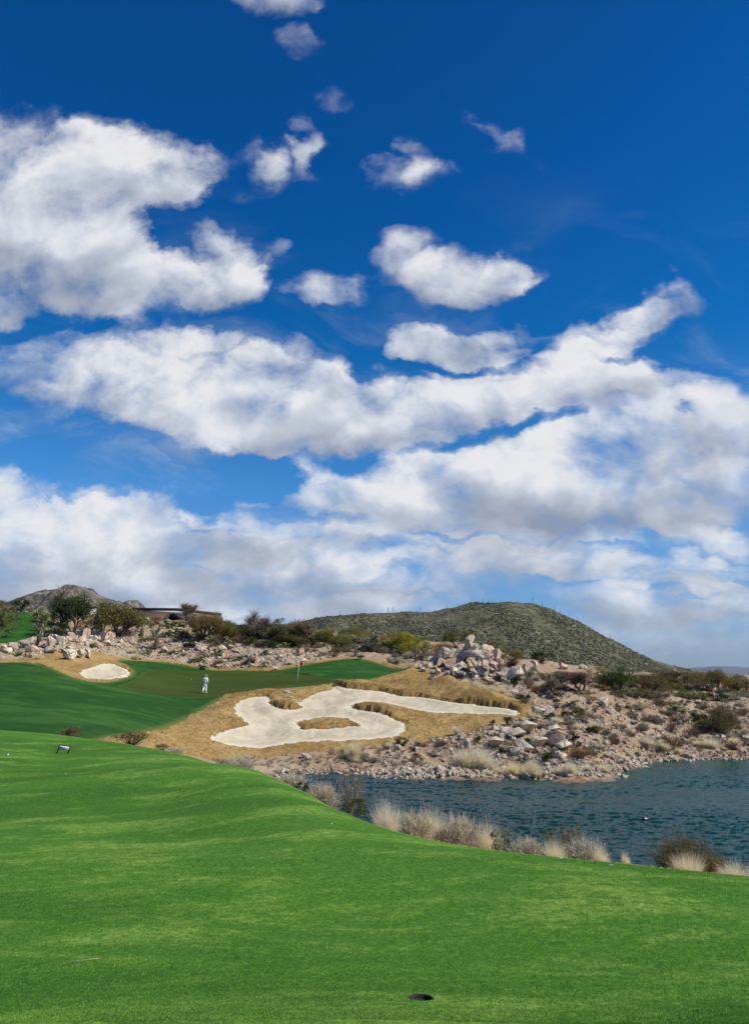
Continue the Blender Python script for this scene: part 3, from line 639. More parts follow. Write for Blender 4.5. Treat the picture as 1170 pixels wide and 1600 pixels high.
def mat_leaf(name, c1, c2, rough=.8, scale=6.0, trans=0.0, spec=.1, var=.35):
    m, n = new_mat(name); p = n.add('ShaderNodeTexCoord', out=3)
    oi = n.n.new('ShaderNodeObjectInfo')
    g = n.noise(n.v('ADD', p, oi.outputs[0]), scale, 3, .7)
    geo = n.n.new('ShaderNodeNewGeometry')
    f = n.m('ADD', n.m('MULTIPLY', g, .5), n.m('MULTIPLY', geo.outputs['Random Per Island'], .5))
    c = n.mix(n.ramp(f, .25, .75), c1, c2)
    k = n.m('ADD', 1 - var / 2, n.m('MULTIPLY', oi.outputs['Random'], var))
    hs = n.add('ShaderNodeHueSaturation', {'Value': k, 'Saturation': n.m('ADD', .85, n.m('MULTIPLY', oi.outputs['Random'], .3)), 'Color': c})
    s_ = n.add('ShaderNodeBsdfPrincipled', {'Base Color': hs, 'Roughness': rough, 'Specular IOR Level': spec})
    if trans:
        t_ = n.add('ShaderNodeBsdfTranslucent', {0: hs}); s_ = n.add('ShaderNodeMixShader', {0: trans, 1: s_, 2: t_})
    o = n.n.new('ShaderNodeOutputMaterial'); n.l.new(s_, o.inputs[0])
    return m
M['hill_scrub'] = mat_leaf('hill scrub', (0.084, 0.088, 0.050), (0.135, 0.132, 0.080), scale=.3)
link('hill_shrubbery', G.mesh('hill_shrubbery'), M['hill_scrub'], kind='stuff', label='low green desert scrub covering the big hill behind')

# ------------------------------------------------------------------ plant and rock materials
M['straw'] = mat_leaf('straw blades', (0.80, 0.67, 0.40), (0.96, 0.88, 0.66), var=.1, trans=.5)
M['pale_twig'] = mat_leaf('pale dry twigs', (0.42, 0.345, 0.23), (0.88, 0.78, 0.59), var=.2, trans=.2)
M['grey_twig'] = mat_leaf('grey dry twigs', (0.20, 0.155, 0.105), (0.42, 0.34, 0.24), var=.35)
M['brown_twig'] = mat_leaf('brown twigs', (0.14, 0.09, 0.055), (0.30, 0.20, 0.125), var=.35)
M['rust_twig'] = mat_leaf('rusty twigs', (0.13, 0.060, 0.035), (0.28, 0.14, 0.085), var=.3)
M['olive_leaf'] = mat_leaf('olive leaves', (0.102, 0.102, 0.032), (0.225, 0.203, 0.072), var=.35, trans=.3)
M['brown_olive'] = mat_leaf('brown olive leaves', (0.123, 0.094, 0.032), (0.275, 0.210, 0.080), var=.3, trans=.3)
M['sage_leaf'] = mat_leaf('sage leaves', (0.145, 0.152, 0.102), (0.319, 0.312, 0.225), var=.35, trans=.3)
M['dark_leaf'] = mat_leaf('dark evergreen leaves', (0.018, 0.030, 0.010), (0.048, 0.068, 0.022), var=.3)
M['green_leaf'] = mat_leaf('green leaves', (0.051, 0.087, 0.022), (0.138, 0.181, 0.051), var=.3, trans=.3)
M['gold_leaf'] = mat_leaf('yellow green leaves', (0.174, 0.160, 0.032), (0.377, 0.326, 0.080), var=.25, trans=.3)
M['orange_leaf'] = mat_leaf('orange brown leaves', (0.203, 0.123, 0.032), (0.406, 0.254, 0.080), var=.25, trans=.3)
M['cactus'] = mat_leaf('cactus skin', (0.075, 0.095, 0.040), (0.15, 0.165, 0.075), var=.25)
M['spines'] = mat_leaf('spiny cactus joints', (0.16, 0.17, 0.07), (0.36, 0.35, 0.19), var=.2)
M['bark'] = mat_leaf('dark bark', (0.055, 0.040, 0.030), (0.13, 0.10, 0.075), var=.2)
M['green_bark'] = mat_leaf('greenish bark', (0.10, 0.095, 0.04), (0.20, 0.185, 0.085), var=.2)
def mat_rock(name, c1, c2, dark, lich):
    m, n = new_mat(name); p = n.add('ShaderNodeTexCoord', out=3); oi = n.n.new('ShaderNodeObjectInfo')
    q = n.v('ADD', p, n.v('SCALE', oi.outputs[0])); g = n.noise(q, 1.6, 6, .7); f = n.noise(q, 9, 5, .75)
    c = n.mix(n.ramp(g, .35, .65), c1, c2); c = n.mix(n.m('MULTIPLY', n.ramp(f, .5, .7), .45), c, lich)
    c = n.mix(n.m('MULTIPLY', n.ramp(g, .40, .28), .6), c, dark)
    c = n.mix(n.m('MULTIPLY', n.ramp(f, .36, .26), .7), c, dark)
    ck = n.add('ShaderNodeTexVoronoi', {'Vector': n.v('ADD', q, n.v('MULTIPLY', n.noise(q, 3, 3, .6, out=1), (.35, .35, .35))), 'Scale': 1.25}, out=0, feature='DISTANCE_TO_EDGE')
    c = n.mix(n.m('MULTIPLY', n.ramp(ck, .030, .006), .7), c, dark)
    hs = n.add('ShaderNodeHueSaturation', {'Value': n.m('ADD', .92, n.m('MULTIPLY', oi.outputs['Random'], .38)), 'Color': c})
    finish(n, hs, .9, n.m('ADD', n.m('MULTIPLY', n.ramp(ck, 0, .09), .5), n.m('ADD', g, n.m('MULTIPLY', f, .5))), 1.0, .16, .1); return m
M['pale_rock'] = mat_rock('pale granite', (0.50, 0.385, 0.265), (0.66, 0.56, 0.42), (0.17, 0.12, 0.08), (0.76, 0.68, 0.54))
M['pink_rock'] = mat_rock('pinkish granite', (0.46, 0.285, 0.19), (0.58, 0.42, 0.315), (0.18, 0.11, 0.075), (0.64, 0.52, 0.43))
M['grey_rock'] = mat_rock('grey lichened granite', (0.34, 0.275, 0.21), (0.48, 0.40, 0.32), (0.12, 0.09, 0.065), (0.56, 0.50, 0.43))

# ------------------------------------------------------------------ prototypes: every one is about 1 unit high, base at z = 0
# a prototype is a list of (part name or None, mesh, material, [sub parts])
def hemi(r, n, spread, up=.1):
    az = r.uniform(0, 2 * math.pi, n); tl = spread * np.sqrt(r.uniform(0, 1, n))
    return np.stack([np.sin(tl) * np.cos(az), np.sin(tl) * np.sin(az), np.cos(tl) + up], 1)
def p_straw(seed, n=900, w=.020, spread=1.0, droop=.9, rad=.12, ll=1.0, segs=4):
    r = np.random.default_rng(seed); G = Geo(); d = hemi(r, n, spread)
    base = d * np.array([rad, rad, 0]) * 1.6 + r.normal(size=(n, 3)) * np.array([rad * .3, rad * .3, 0])
    k = 1 + .35 * vnoise(d[:, 0] * 2 + seed, d[:, 1] * 2, 3)
    strands(G, r, base, d, r.uniform(.55, 1.12, n) * ll * k, w, droop, segs, .12, .15)
    return [(None, G.mesh('straw_clump'), M['straw'])]
def p_twig(seed, mat, n=260, w=.010, spread=1.15, sub=5, rad=.10, wob=.35, stem_mat='brown_twig', flat=1.0, leaf=0):
    r = np.random.default_rng(seed); G = Geo(); d = hemi(r, n, spread); d[:, 2] *= flat
    k = 1 + .30 * vnoise(d[:, 0] * 2.5 + seed, d[:, 1] * 2.5, 3)
    base = d * np.array([rad, rad, 0]) + r.normal(size=(n, 3)) * np.array([rad * .4, rad * .4, 0])
    P = strands(G, r, base, d, r.uniform(.6, 1.0, n) * .85 * k, w, -.25, 3, wob, .5)
    S = Geo()
    for _ in range(sub):
        t = r.uniform(.35, 1.0, n); i = np.minimum((t * 3).astype(int), 2); f = (t * 3 - i)[:, None]
        b = P[np.arange(n), i] * (1 - f) + P[np.arange(n), i + 1] * f
        dd = unit(P[:, 3] - P[:, 1]) + r.normal(size=(n, 3)) * .55 + np.array([0, 0, .25])
        strands(S, r, b, dd, r.uniform(.10, .28, n), w * .75, -.1, 2, .2, .5)
    if leaf:
        c = P[r.integers(0, n, leaf), 3] * r.uniform(.7, 1.08, leaf)[:, None] + r.normal(size=(leaf, 3)) * .05
        leaves(S, r, c, .035)
    return [('stems', G.mesh('stems'), M[stem_mat]), ('sprays', S.mesh('sprays'), M[mat])]
def p_bush(seed, mat, nl=900, size=.055, shape=(.55, .55, .5), clumps=16, stem='bark', tw=70, lift=.0, up=.3):
    r = np.random.default_rng(seed); G = Geo()
    cc = unit(r.normal(size=(clumps, 3))) * r.uniform(.45, .85, (clumps, 1)); cc[:, 2] = np.abs(cc[:, 2]) * 1.1 - .1
    w = r.uniform(.5, 1.3, clumps); w /= w.sum(); ci = r.choice(clumps, nl, p=w)
    p = cc[ci] + unit(r.normal(size=(nl, 3))) * (r.uniform(0, 1, (nl, 1)) ** .45) * r.uniform(.22, .38, clumps)[ci][:, None]
    p = p * np.array(shape) + np.array([0, 0, shape[2] * .62 + lift]); p[:, 2] = np.abs(p[:, 2]) + .01
    leaves(G, r, p, size, up)
    S = Geo(); d = hemi(r, tw, 1.0); strands(S, r, d * np.array([.05, .05, 0]), unit(cc[r.integers(0, clumps, tw)] * np.array(shape) + np.array([0, 0, shape[2] * .6 + lift])) + r.normal(size=(tw, 3)) * .15, r.uniform(.3, .58, tw), .014, 0, 3, .3, .4)
    return [('foliage', G.mesh('foliage', True), M[mat]), ('stems', S.mesh('stems'), M[stem])]
def limbs(r, n0, h0, spread, levels, rad0, lean=0.0, ratio=.68, kids=3, start=.28):
    """a branching skeleton: returns tube list and tips"""
    out = []; tips = []
    def grow(p, d, L, rad, lev):
        k = 4; path = [p]; dd = d
        for i in range(k):
            dd = unit(dd + r.normal(size=3) * .16 + np.array([0, 0, .04])); p = p + dd * L / k; path.append(p)
        out.append((np.array(path), np.linspace(rad, rad * .6, k + 1), lev))
        if lev >= levels: tips.append((p, dd)); return
        for j in range(kids):
            a = r.uniform(0, 6.283); t = r.uniform(.35, .75)
            s = unit(np.cross(dd, [math.cos(a), math.sin(a), .2])); nd = unit(dd * math.cos(t) + s * math.sin(t) + np.array([0, 0, .12]))
            q = path[r.integers(2, 5)] if j else path[-1]
            grow(q, nd, L * ratio * r.uniform(.8, 1.15), rad * .58, lev + 1)
    for j in range(n0):
        a = 6.283 * j / n0 + r.uniform(-.4, .4); t = spread * r.uniform(.5, 1.1)
        d = np.array([math.sin(t) * math.cos(a) + lean, math.sin(t) * math.sin(a), math.cos(t)])
        grow(np.array([math.cos(a), math.sin(a), 0]) * .02, unit(d), h0 * r.uniform(.85, 1.15), rad0, 0)
    return out, tips
def p_tree(seed, mat, bark='bark', n0=2, h0=.36, spread=.45, levels=3, rad0=.028, nl=2600, size=.030, tw=5, tl=.2, puff=.085, twmat=None, kids=3, up=.2, lean=0.0, drop=.0, width=1.0, xs=1.0):
    r = np.random.default_rng(seed); sk, tips = limbs(r, n0, h0, spread, levels, rad0, lean, kids=kids)
    T = Geo(); L = Geo()
    for path, rad, lev in sk:
        if lev < 3: tube(T, path, rad, 6 if lev == 0 else 4, lev == 0)
        else: strands(L if twmat is None else L, r, path[:1], (path[-1] - path[0])[None], np.array([np.linalg.norm(path[-1] - path[0])]), rad[0] * 1.6, 0, 2)
    tp = np.array([t[0] for t in tips]); td = np.array([t[1] for t in tips])
    TW = Geo()
    for _ in range(tw):
        strands(TW, r, tp - td * r.uniform(0, .12, (len(tp), 1)), td + r.normal(size=tp.shape) * .6 + np.array([0, 0, .2 - drop]), r.uniform(.4, 1, len(tp)) * tl, .006 * width, drop, 3, .3, .4)
    if nl:
        ci = r.integers(0, len(tp), nl); ps = r.uniform(.6, 1.4, len(tp))[ci][:, None]
        p = tp[ci] + unit(r.normal(size=(nl, 3))) * (r.uniform(0, 1, (nl, 1)) ** .5) * puff * ps * np.array([1.15, 1.15, .85]) + np.array([0, 0, -drop * .1])
        leaves(L, r, p, size, up)
    mx = max(tp[:, 2].max() + tl * .45, .3)
    sc = np.array([xs, xs, 1.0]) / mx
    for g in (T, L, TW): g.v = [v * sc for v in g.v]
    res = [('trunk', T.mesh('trunk', True), M[bark])]
    if nl: res.append(('crown', L.mesh('crown', True), M[mat]))
    elif L.v: res.append(('crown', L.mesh('crown'), M[twmat or mat]))
    res.append(('sprays', TW.mesh('sprays'), M[twmat or mat])); return res
def p_cholla(seed, arms=9, col='spines'):
    r = np.random.default_rng(seed); T = Geo(); J = Geo()
    tube(T, [[0, 0, 0], [.01, 0, .2], [.03, 0, .42], [.02, .01, .62]], [.045, .04, .036, .03], 7)
    for i in range(arms):
        z = r.uniform(.36, .66) if i else .62; a = r.uniform(0, 6.283); p = np.array([.02, 0, z]); d = np.array([math.cos(a), math.sin(a), r.uniform(.1, 1.1)])
        for k in range(r.integers(2, 4)):
            d = unit(d + r.normal(size=3) * .45 + np.array([0, 0, .22])); L = r.uniform(.10, .15); q = p + d * L
            tube(J, [p, (p + q) / 2, q], [.028, .042, .024], 7)
            n = 70; t = r.uniform(0, 1, n)[:, None]; dd = unit(np.cross(d, r.normal(size=(n, 3)))) + d * .3
            strands(J, r, p + (q - p) * t + dd * .03, dd, np.full(n, .045), .008, 0, 1, 0, .2)
            p = q
    return [('trunk', T.mesh('trunk', True), M['bark']), ('joints', J.mesh('joints'), M[col])]
def p_yucca(seed):
    r = np.random.default_rng(seed); T = Geo(); H = Geo()
    tube(T, [[0, 0, 0], [.01, 0, .25], [0, .01, .5], [.02, 0, .7]], [.06, .05, .05, .045], 8)
    tube(T, [[0, 0, .45], [-.08, 0, .55], [-.10, 0, .68]], [.04, .035, .03], 6); tube(T, [[0, 0, .5], [.09, .02, .58], [.12, 0, .74]], [.04, .035, .03], 6)
    for c in ([.02, 0, .80], [-.10, 0, .72], [.12, 0, .80], [.0, .02, .62]):
        n = 150; d = unit(r.normal(size=(n, 3)) + np.array([0, 0, .35])); strands(H, r, np.tile(c, (n, 1)) + d * .01, d, r.uniform(.11, .2, n), .020, .25, 2, .05, .1)
    n = 130; strands(H, r, np.stack([r.normal(size=n) * .02, r.normal(size=n) * .02, r.uniform(.30, .66, n)], 1), np.stack([r.normal(size=n), r.normal(size=n), np.full(n, -.9)], 1), r.uniform(.08, .16, n), .016, .2, 2, .05, .2)
    return [('trunk', T.mesh('trunk', True), M['bark']), ('spiky_heads', H.mesh('spiky_heads'), M['spines'])]
def p_saguaro(seed, arms=2):
    r = np.random.default_rng(seed)
    def col(G, path, rad):
        path = np.array(path, float); k = 9; t = np.linspace(0, 1, k); s = np.linspace(0, 1, len(path))
        pp = np.stack([np.interp(t, s, path[:, j]) for j in range(3)], 1); pr = np.interp(t, [0, .5, .9, 1], [rad * .85, rad, rad * .9, rad * .35])
        n0 = G.n; tube(G, pp, pr, 20); v = G.v[-1]
        for i in range(k):
            for j in range(20):
                if j % 2: v[i * 20 + j] = pp[i] + (v[i * 20 + j] - pp[i]) * .80
    G = Geo(); col(G, [[0, 0, 0], [0, 0, .5], [0, 0, 1.0]], .05); res = [('trunk', G.mesh('trunk', True), M['cactus'])]
    for i in range(arms):
        a = i * math.pi + r.uniform(-.5, .5); z = r.uniform(.4, .58); c, s = math.cos(a), math.sin(a); G = Geo()
        col(G, [[0, 0, z], [c * .11, s * .11, z + .02], [c * .15, s * .15, z + .12], [c * .15, s * .15, z + r.uniform(.25, .36)]], .034)
        res.append(('arm', G.mesh('arm', True), M['cactus']))
    return res
def p_pear(seed):
    r = np.random.default_rng(seed); v, t = ico(2); G = Geo()
    pads = [(np.zeros(3), 0.0)]
    for i in range(26):
        b, _ = pads[r.integers(0, len(pads))]; a = r.uniform(0, 6.283); tl = r.uniform(0, .9)
        d = np.array([math.sin(tl) * math.cos(a), math.sin(tl) * math.sin(a), math.cos(tl)]); s = r.uniform(.11, .17)
        c = b + d * s; n = unit(np.cross(d, r.normal(size=3))); e = np.cross(d, n)
        G.add(c + (v[:, :1] * d * s + v[:, 1:2] * e * s * .72 + v[:, 2:] * n * .022), t)
        if c[2] < .75: pads.append((c + d * s * .9, 0))
    return [(None, G.mesh('pads', True), M['spines'])]
def p_agave(seed):
    r = np.random.default_rng(seed); G = Geo(); n = 46; d = hemi(r, n, 1.35); strands(G, r, d * .02, d, r.uniform(.7, 1.0, n), .10, -.25, 4, .03, .08)
    return [(None, G.mesh('rosette'), M['green_leaf'])]
def p_rock(seed, mat, sub=3, flat=(1, .8, .7), cuts=12):
    r = np.random.default_rng(seed); v, t = rock_arrays(r, sub, cuts, (1, 1, 1), .035); v = v @ np.array(Matrix.Rotation(r.uniform(-.5, .5), 3, 'Y')).T * np.array(flat); v[:, 2] -= v[:, 2].min(); v /= v[:, 2].max(); v[:, 2] -= .16
    G = Geo(); G.add(v, t); return [(None, G.mesh('rock'), M[mat])]

PROTO = {
 'straw': [p_straw(1, 1300), p_straw(2, 1200, .022, .85, .6), p_straw(3, 1300, .020, 1.1, 1.0)],
 'straw_near': [p_straw(11, 1500, .016, .95, .75, .25), p_straw(12, 1400, .016, 1.1, .8, .3), p_straw(13, 1100, .014, .8, .45, .3)],
 'plume': [p_straw(21, 700, .024, .42, .35, .05)],
 'pale_twig': [p_twig(31, 'pale_twig', 520, .015, 1.15, 8), p_twig(32, 'pale_twig', 480, .016, 1.25, 8), p_twig(33, 'pale_twig', 440, .015, 1.1, 7)],
 'grey_twig': [p_twig(s, 'grey_twig', 200, .024, 1.25, 6, .12) for s in (41, 42, 43)],
 'brown_twig': [p_twig(s, 'brown_twig', 190, .022, 1.2, 6, .12) for s in (46, 47, 48)],
 'rust_twig': [p_twig(51, 'rust_twig', 150, .016, 1.2, 5), p_twig(52, 'rust_twig', 120, .016, 1.1, 5)],
 'tall_twig': [p_twig(55, 'brown_olive', 30, .010, .55, 9, .10, .3, 'pale_twig', leaf=520), p_twig(56, 'grey_twig', 40, .008, .6, 10, .12, .3, 'grey_twig', leaf=120)],
 'fine_bush': [p_twig(58, 'brown_olive', 260, .007, 1.15, 14, .10, .4, 'grey_twig', leaf=2600)],
 'olive': [p_bush(s, 'olive_leaf', 900, .05) for s in (61, 62, 63)],
 'brown_olive': [p_bush(s, 'brown_olive', 1500, .040, tw=140) for s in (64, 65)],
 'sage': [p_bush(s, 'sage_leaf', 800, .05, (.6, .6, .45)) for s in (66, 67, 68)],
 'dark': [p_bush(s, 'dark_leaf', 1100, .055, (.55, .55, .52), 12) for s in (71, 72, 73)],
 'green': [p_bush(s, 'green_leaf', 1000, .05) for s in (74, 75)],
 'gold': [p_bush(s, 'gold_leaf', 1500, .035, tw=160, stem='green_bark') for s in (76, 77)],
 'orange': [p_bush(s, 'orange_leaf', 1500, .032, tw=160, stem='brown_twig') for s in (78, 79)],
 'dark_tree': [p_tree(81, 'dark_leaf', n0=3, spread=.6, nl=9000, size=.028, puff=.17, xs=1.1, kids=4)],
 'olive_tree': [p_tree(82, 'olive_leaf', n0=3, spread=.6, nl=6500, size=.026, puff=.16, kids=4, tw=4), p_tree(83, 'olive_leaf', n0=3, spread=.55, nl=6000, size=.026, puff=.16, kids=4, tw=4)],
 'green_tree': [p_tree(84, 'green_leaf', n0=3, spread=.6, nl=6500, size=.028, puff=.16, h0=.3, kids=4, tw=4)],
 'gold_tree': [p_tree(85, 'gold_leaf', 'green_bark', n0=5, spread=.9, nl=9000, size=.024, tw=9, puff=.16, twmat='gold_leaf', h0=.3)],
 'orange_tree': [p_tree(86, 'brown_olive', 'bark', n0=5, spread=.85, nl=6000, size=.022, tw=12, puff=.15, twmat='orange_leaf', h0=.3)],
 'bare_tree': [p_tree(87, 'brown_twig', n0=4, spread=.7, nl=0, tw=26, tl=.26, twmat='grey_twig', h0=.30, width=1.5), p_tree(88, 'brown_twig', n0=3, spread=.6, nl=0, tw=26, tl=.26, twmat='brown_twig', h0=.32, width=1.5)],
 'light_tree': [p_tree(89, 'olive_leaf', 'green_bark', n0=3, spread=.6, nl=900, size=.016, tw=14, tl=.3, puff=.16, twmat='green_bark', h0=.32)],
 'cholla': [p_cholla(91), p_cholla(92, 12)], 'yucca': [p_yucca(93)],
 'saguaro': [p_saguaro(94, 0), p_saguaro(95, 2), p_saguaro(96, 1)], 'pear': [p_pear(97)], 'agave': [p_agave(98)],
 'pale_rock': [p_rock(100 + s, 'pale_rock', 3, f) for s, f in enumerate([(1, .8, .7), (1, .7, .5), (.8, .8, 1), (1.1, .8, .55), (.9, .9, .8)])],
 'pink_rock': [p_rock(110 + s, 'pink_rock', 3, f) for s, f in enumerate([(1, .8, .7), (1, .7, .5), (.8, .8, 1)])],
 'grey_rock': [p_rock(120 + s, 'grey_rock', 3, f) for s, f in enumerate([(1, .8, .7), (1, .7, .5), (.8, .8, 1), (.7, .7, 1.1)])],
}
# kind -> (object name, category, group)
INFO = {
 'straw': ('dry_grass_clump', 'grass clump'), 'straw_near': ('dry_grass_clump', 'grass clump'), 'plume': ('dry_grass_clump', 'grass clump'),
 'pale_twig': ('dry_shrub', 'shrub'), 'grey_twig': ('dry_shrub', 'shrub'), 'brown_twig': ('dry_shrub', 'shrub'), 'rust_twig': ('dry_shrub', 'shrub'), 'tall_twig': ('tall_shrub', 'shrub'), 'fine_bush': ('desert_shrub', 'shrub'),
 'olive': ('olive_shrub', 'shrub'), 'brown_olive': ('desert_shrub', 'shrub'), 'sage': ('sage_shrub', 'shrub'), 'dark': ('evergreen_shrub', 'shrub'), 'green': ('green_shrub', 'shrub'), 'gold': ('yellow_shrub', 'shrub'), 'orange': ('orange_shrub', 'shrub'),
 'dark_tree': ('evergreen_tree', 'tree'), 'olive_tree': ('desert_tree', 'tree'), 'green_tree': ('desert_tree', 'tree'), 'gold_tree': ('desert_tree', 'tree'), 'orange_tree': ('desert_tree', 'tree'), 'bare_tree': ('bare_tree', 'tree'), 'light_tree': ('desert_tree', 'tree'),
 'cholla': ('cholla_cactus', 'cactus'), 'yucca': ('yucca_tree', 'tree'), 'saguaro': ('saguaro_cactus', 'cactus'), 'pear': ('prickly_pear_cactus', 'cactus'), 'agave': ('agave_plant', 'plant'),
 'pale_rock': ('boulder', 'boulder'), 'pink_rock': ('boulder', 'boulder'), 'grey_rock': ('boulder', 'boulder'),
}
ADJ = {'straw': 'straw coloured grass clump', 'straw_near': 'straw coloured grass clump', 'plume': 'narrow upright straw tuft', 'pale_twig': 'pale dry twiggy dome shrub', 'grey_twig': 'grey dry shrub',
 'brown_twig': 'brown dry shrub', 'rust_twig': 'rusty red dry shrub', 'tall_twig': 'tall see-through shrub on pale stems', 'fine_bush': 'fine-branched olive brown shrub', 'olive': 'olive green shrub', 'brown_olive': 'brownish olive shrub',
 'sage': 'grey-green sage shrub', 'dark': 'dark green round shrub', 'green': 'green leafy shrub', 'gold': 'yellow-green shrub', 'orange': 'orange-brown shrub', 'dark_tree': 'dense dark green tree', 'olive_tree': 'olive green desert tree', 'green_tree': 'green desert tree',
 'gold_tree': 'broad yellow-green tree', 'orange_tree': 'orange-brown feathery tree', 'bare_tree': 'leafless brown tree', 'light_tree': 'sparse light green tree', 'cholla': 'spiny yellow-green cholla', 'yucca': 'shaggy spiky-headed yucca tree', 'saguaro': 'saguaro cactus', 'pear': 'prickly pear cactus', 'agave': 'spiky green agave rosette',
 'pale_rock': 'pale granite boulder', 'pink_rock': 'pinkish granite boulder', 'grey_rock': 'grey granite boulder'}
PLACED = []      # every planted thing: object, kind, px, py, height in pixels, optional own label
_made = {}
prng = random.Random(5)
def put(kind, x, y, z, sx, sz, rz=None, tilt=(0, 0), var=None, group=None, label=None, px=0, py=0, hpx=0, sy=None):
    i = prng.randrange(len(PROTO[kind])) if var is None else var
    spec = PROTO[kind][i]; nm, cat = INFO[kind]
    if len(spec) == 1:
        o = bpy.data.objects.new(nm, spec[0][1]); COL.objects.link(o)
        if not spec[0][1].materials: spec[0][1].materials.append(spec[0][2])
    else:
        o = bpy.data.objects.new(nm, None); o.empty_display_size = .2; COL.objects.link(o)
        for pn, me, mt in spec:
            c = bpy.data.objects.new(pn, me); COL.objects.link(c); c.parent = o
            if not me.materials: me.materials.append(mt)
    o.location = (x, y, z); o.scale = (sx, sx if sy is None else sy, sz)
    o.rotation_euler = (tilt[0], tilt[1], prng.uniform(0, 6.283) if rz is None else rz)
    o['category'] = cat
    if group: o['group'] = group
    PLACED.append((o, kind, px, py, hpx, label)); return o
_wd = {}
def width_of(kind, i):
    k = (kind, i)
    if k not in _wd:
        w = 0; h = 0
        for pn, me, mt in PROTO[kind][i]:
            a = np.empty(len(me.vertices) * 3, np.float32); me.vertices.foreach_get('co', a); a = a.reshape(-1, 3)
            w = max(w, np.percentile(np.abs(a[:, 0]), 98) * 2); h = max(h, np.percentile(a[:, 2], 99.3))
        _wd[k] = (w, h)
    return _wd[k]
def plant(kind, px, py, hpx, wpx=None, ymin=34, var=None, group=None, label=None, sink=0.03, **kw):
    """stand a thing with its foot at a pixel of the photograph, so many pixels high and wide there"""
    i = prng.randrange(len(PROTO[kind])) if var is None else var
    x, y, z = ghit(px, py, ymin); m = y / F / 1.06; w, h = width_of(kind, i)
    H = hpx * m / h; W = (wpx if wpx else hpx * w / h) * y / F / w
    return put(kind, x, y, z - sink * hpx * m, W, H, var=i, group=group, label=label, px=px, py=py, hpx=hpx, **kw)
EDGE_PX = np.array([e[0] for e in EDGE], float); EDGE_Y = np.array([e[2] for e in EDGE], float)
def bank(kind, px, delta, top, wpx, var=None, label=None, **kw):
    """a plant on the near bank just beyond the lawn edge; its top shows at photograph row top"""
    i = prng.randrange(len(PROTO[kind])) if var is None else var
    y = float(np.interp(px, EDGE_PX, EDGE_Y)) + delta; a, b, c = ray(px, top); x = a / b * y; zt = 6.4 + c / b * y; z = gz(x, y); zt = z + (zt - z) * (.78 if kind in ('pale_twig', 'grey_twig') else .93)
    w, h = width_of(kind, i)
    return put(kind, x, y, z - .03, wpx * .84 * y / F / w, max(zt - z + .03, .1) / h, var=i, label=label, group='plants along the near bank beside the lawn', px=px, py=top + 30, hpx=30, **kw)

# ------------------------------------------------------------------ near bank, left to right
for k, px, dl, top, wpx, lab in [
 ('brown_olive',108,1.2,1134,50,'low brown-green bush on the lawn crest, above the small white sign'),
 ('brown_olive',206,1.0,1140,62,'large brown-green bush on the lawn crest below the tan rough'),
 ('brown_olive',253,.8,1161,28,'small brown bush on the crest touching the grey twiggy shrub'),
 ('pale_twig',274,.7,1164,32,'small grey twiggy shrub next to the small brown bush on the crest'),
 ('pale_twig',375,.9,1175,54,'grey twiggy dome shrub on the crest below the big bunker'),
 ('grey_twig',350,1.3,1183,34,'faint brown twigs left of the grey dome shrub on the crest'),
 ('pale_twig',456,1.1,1202,52,'brownish twiggy shrub at the left tip of the lake'),
 ('dark',470,.8,1222,26,'tiny dark green shrub under the brownish twigs at the lake tip'),
 ('pale_twig',504,.8,1214,48,'pale grey twiggy shrub in front of the left end of the water'),
 ('tall_twig',548,1.6,1184,70,'tall see-through shrub with brown leaves standing before the lake'),
 ('green',553,.8,1240,42,'low bright green shrub under the tall see-through shrub'),
 ('straw_near',606,1.1,1241,58,'first tall straw grass clump right of the green shrub on the bank'),
 ('pale_twig',647,.7,1256,58,'dark-hearted grey shrub between the two left straw clumps'),
 ('straw_near',677,1.3,1254,52,'thin pale grass clump left of the largest grey dome shrub'),
 ('grey_twig',688,.5,1284,30,'small dark dry shrub at the foot of the largest grey dome shrub'),
 ('pale_twig',716,.8,1261,68,'largest grey-brown dome shrub on the near bank'),
 ('straw_near',764,1.0,1274,52,'pale upright grass clump right of the largest grey dome shrub'),
 ('sage',786,.6,1288,38,'low sage-grey shrub right of the pale upright grass'),
 ('pale_twig',822,.5,1299,56,'low whitish twiggy shrub beside the sage-grey one'),
 ('tall_twig',884,1.3,1276,76,'thin dark tall twigs rising over the water behind straw grass'),
 ('straw_near',868,.5,1308,44,'dense short straw clump under the thin tall twigs'),
 ('pale_twig',914,.7,1297,66,'spiky grey-white dry shrub right of the thin tall twigs'),
 ('straw_near',936,.4,1314,32,'small straw clump at the right foot of the spiky grey shrub'),
 ('straw_near',976,.4,1327,16,'tiny straw tuft alone on the lawn edge'),
 ('fine_bush',1062,1.2,1297,108,'broad see-through olive brown bush on the right bank'),
 ('straw_near',1072,.35,1324,56,'bright straw clump in front of the broad olive brown bush'),
 ('fine_bush',1112,.9,1329,54,'low olive brown brush between the two right straw clumps'),
 ('straw_near',1142,.5,1340,58,'wide low straw clump close to where the lawn meets the lake'),
 ('straw_near',1182,.45,1344,50,'straw clump last along the right bank, next to the wide low one')]:
    bank(k, px, dl, top, wpx, label=lab)

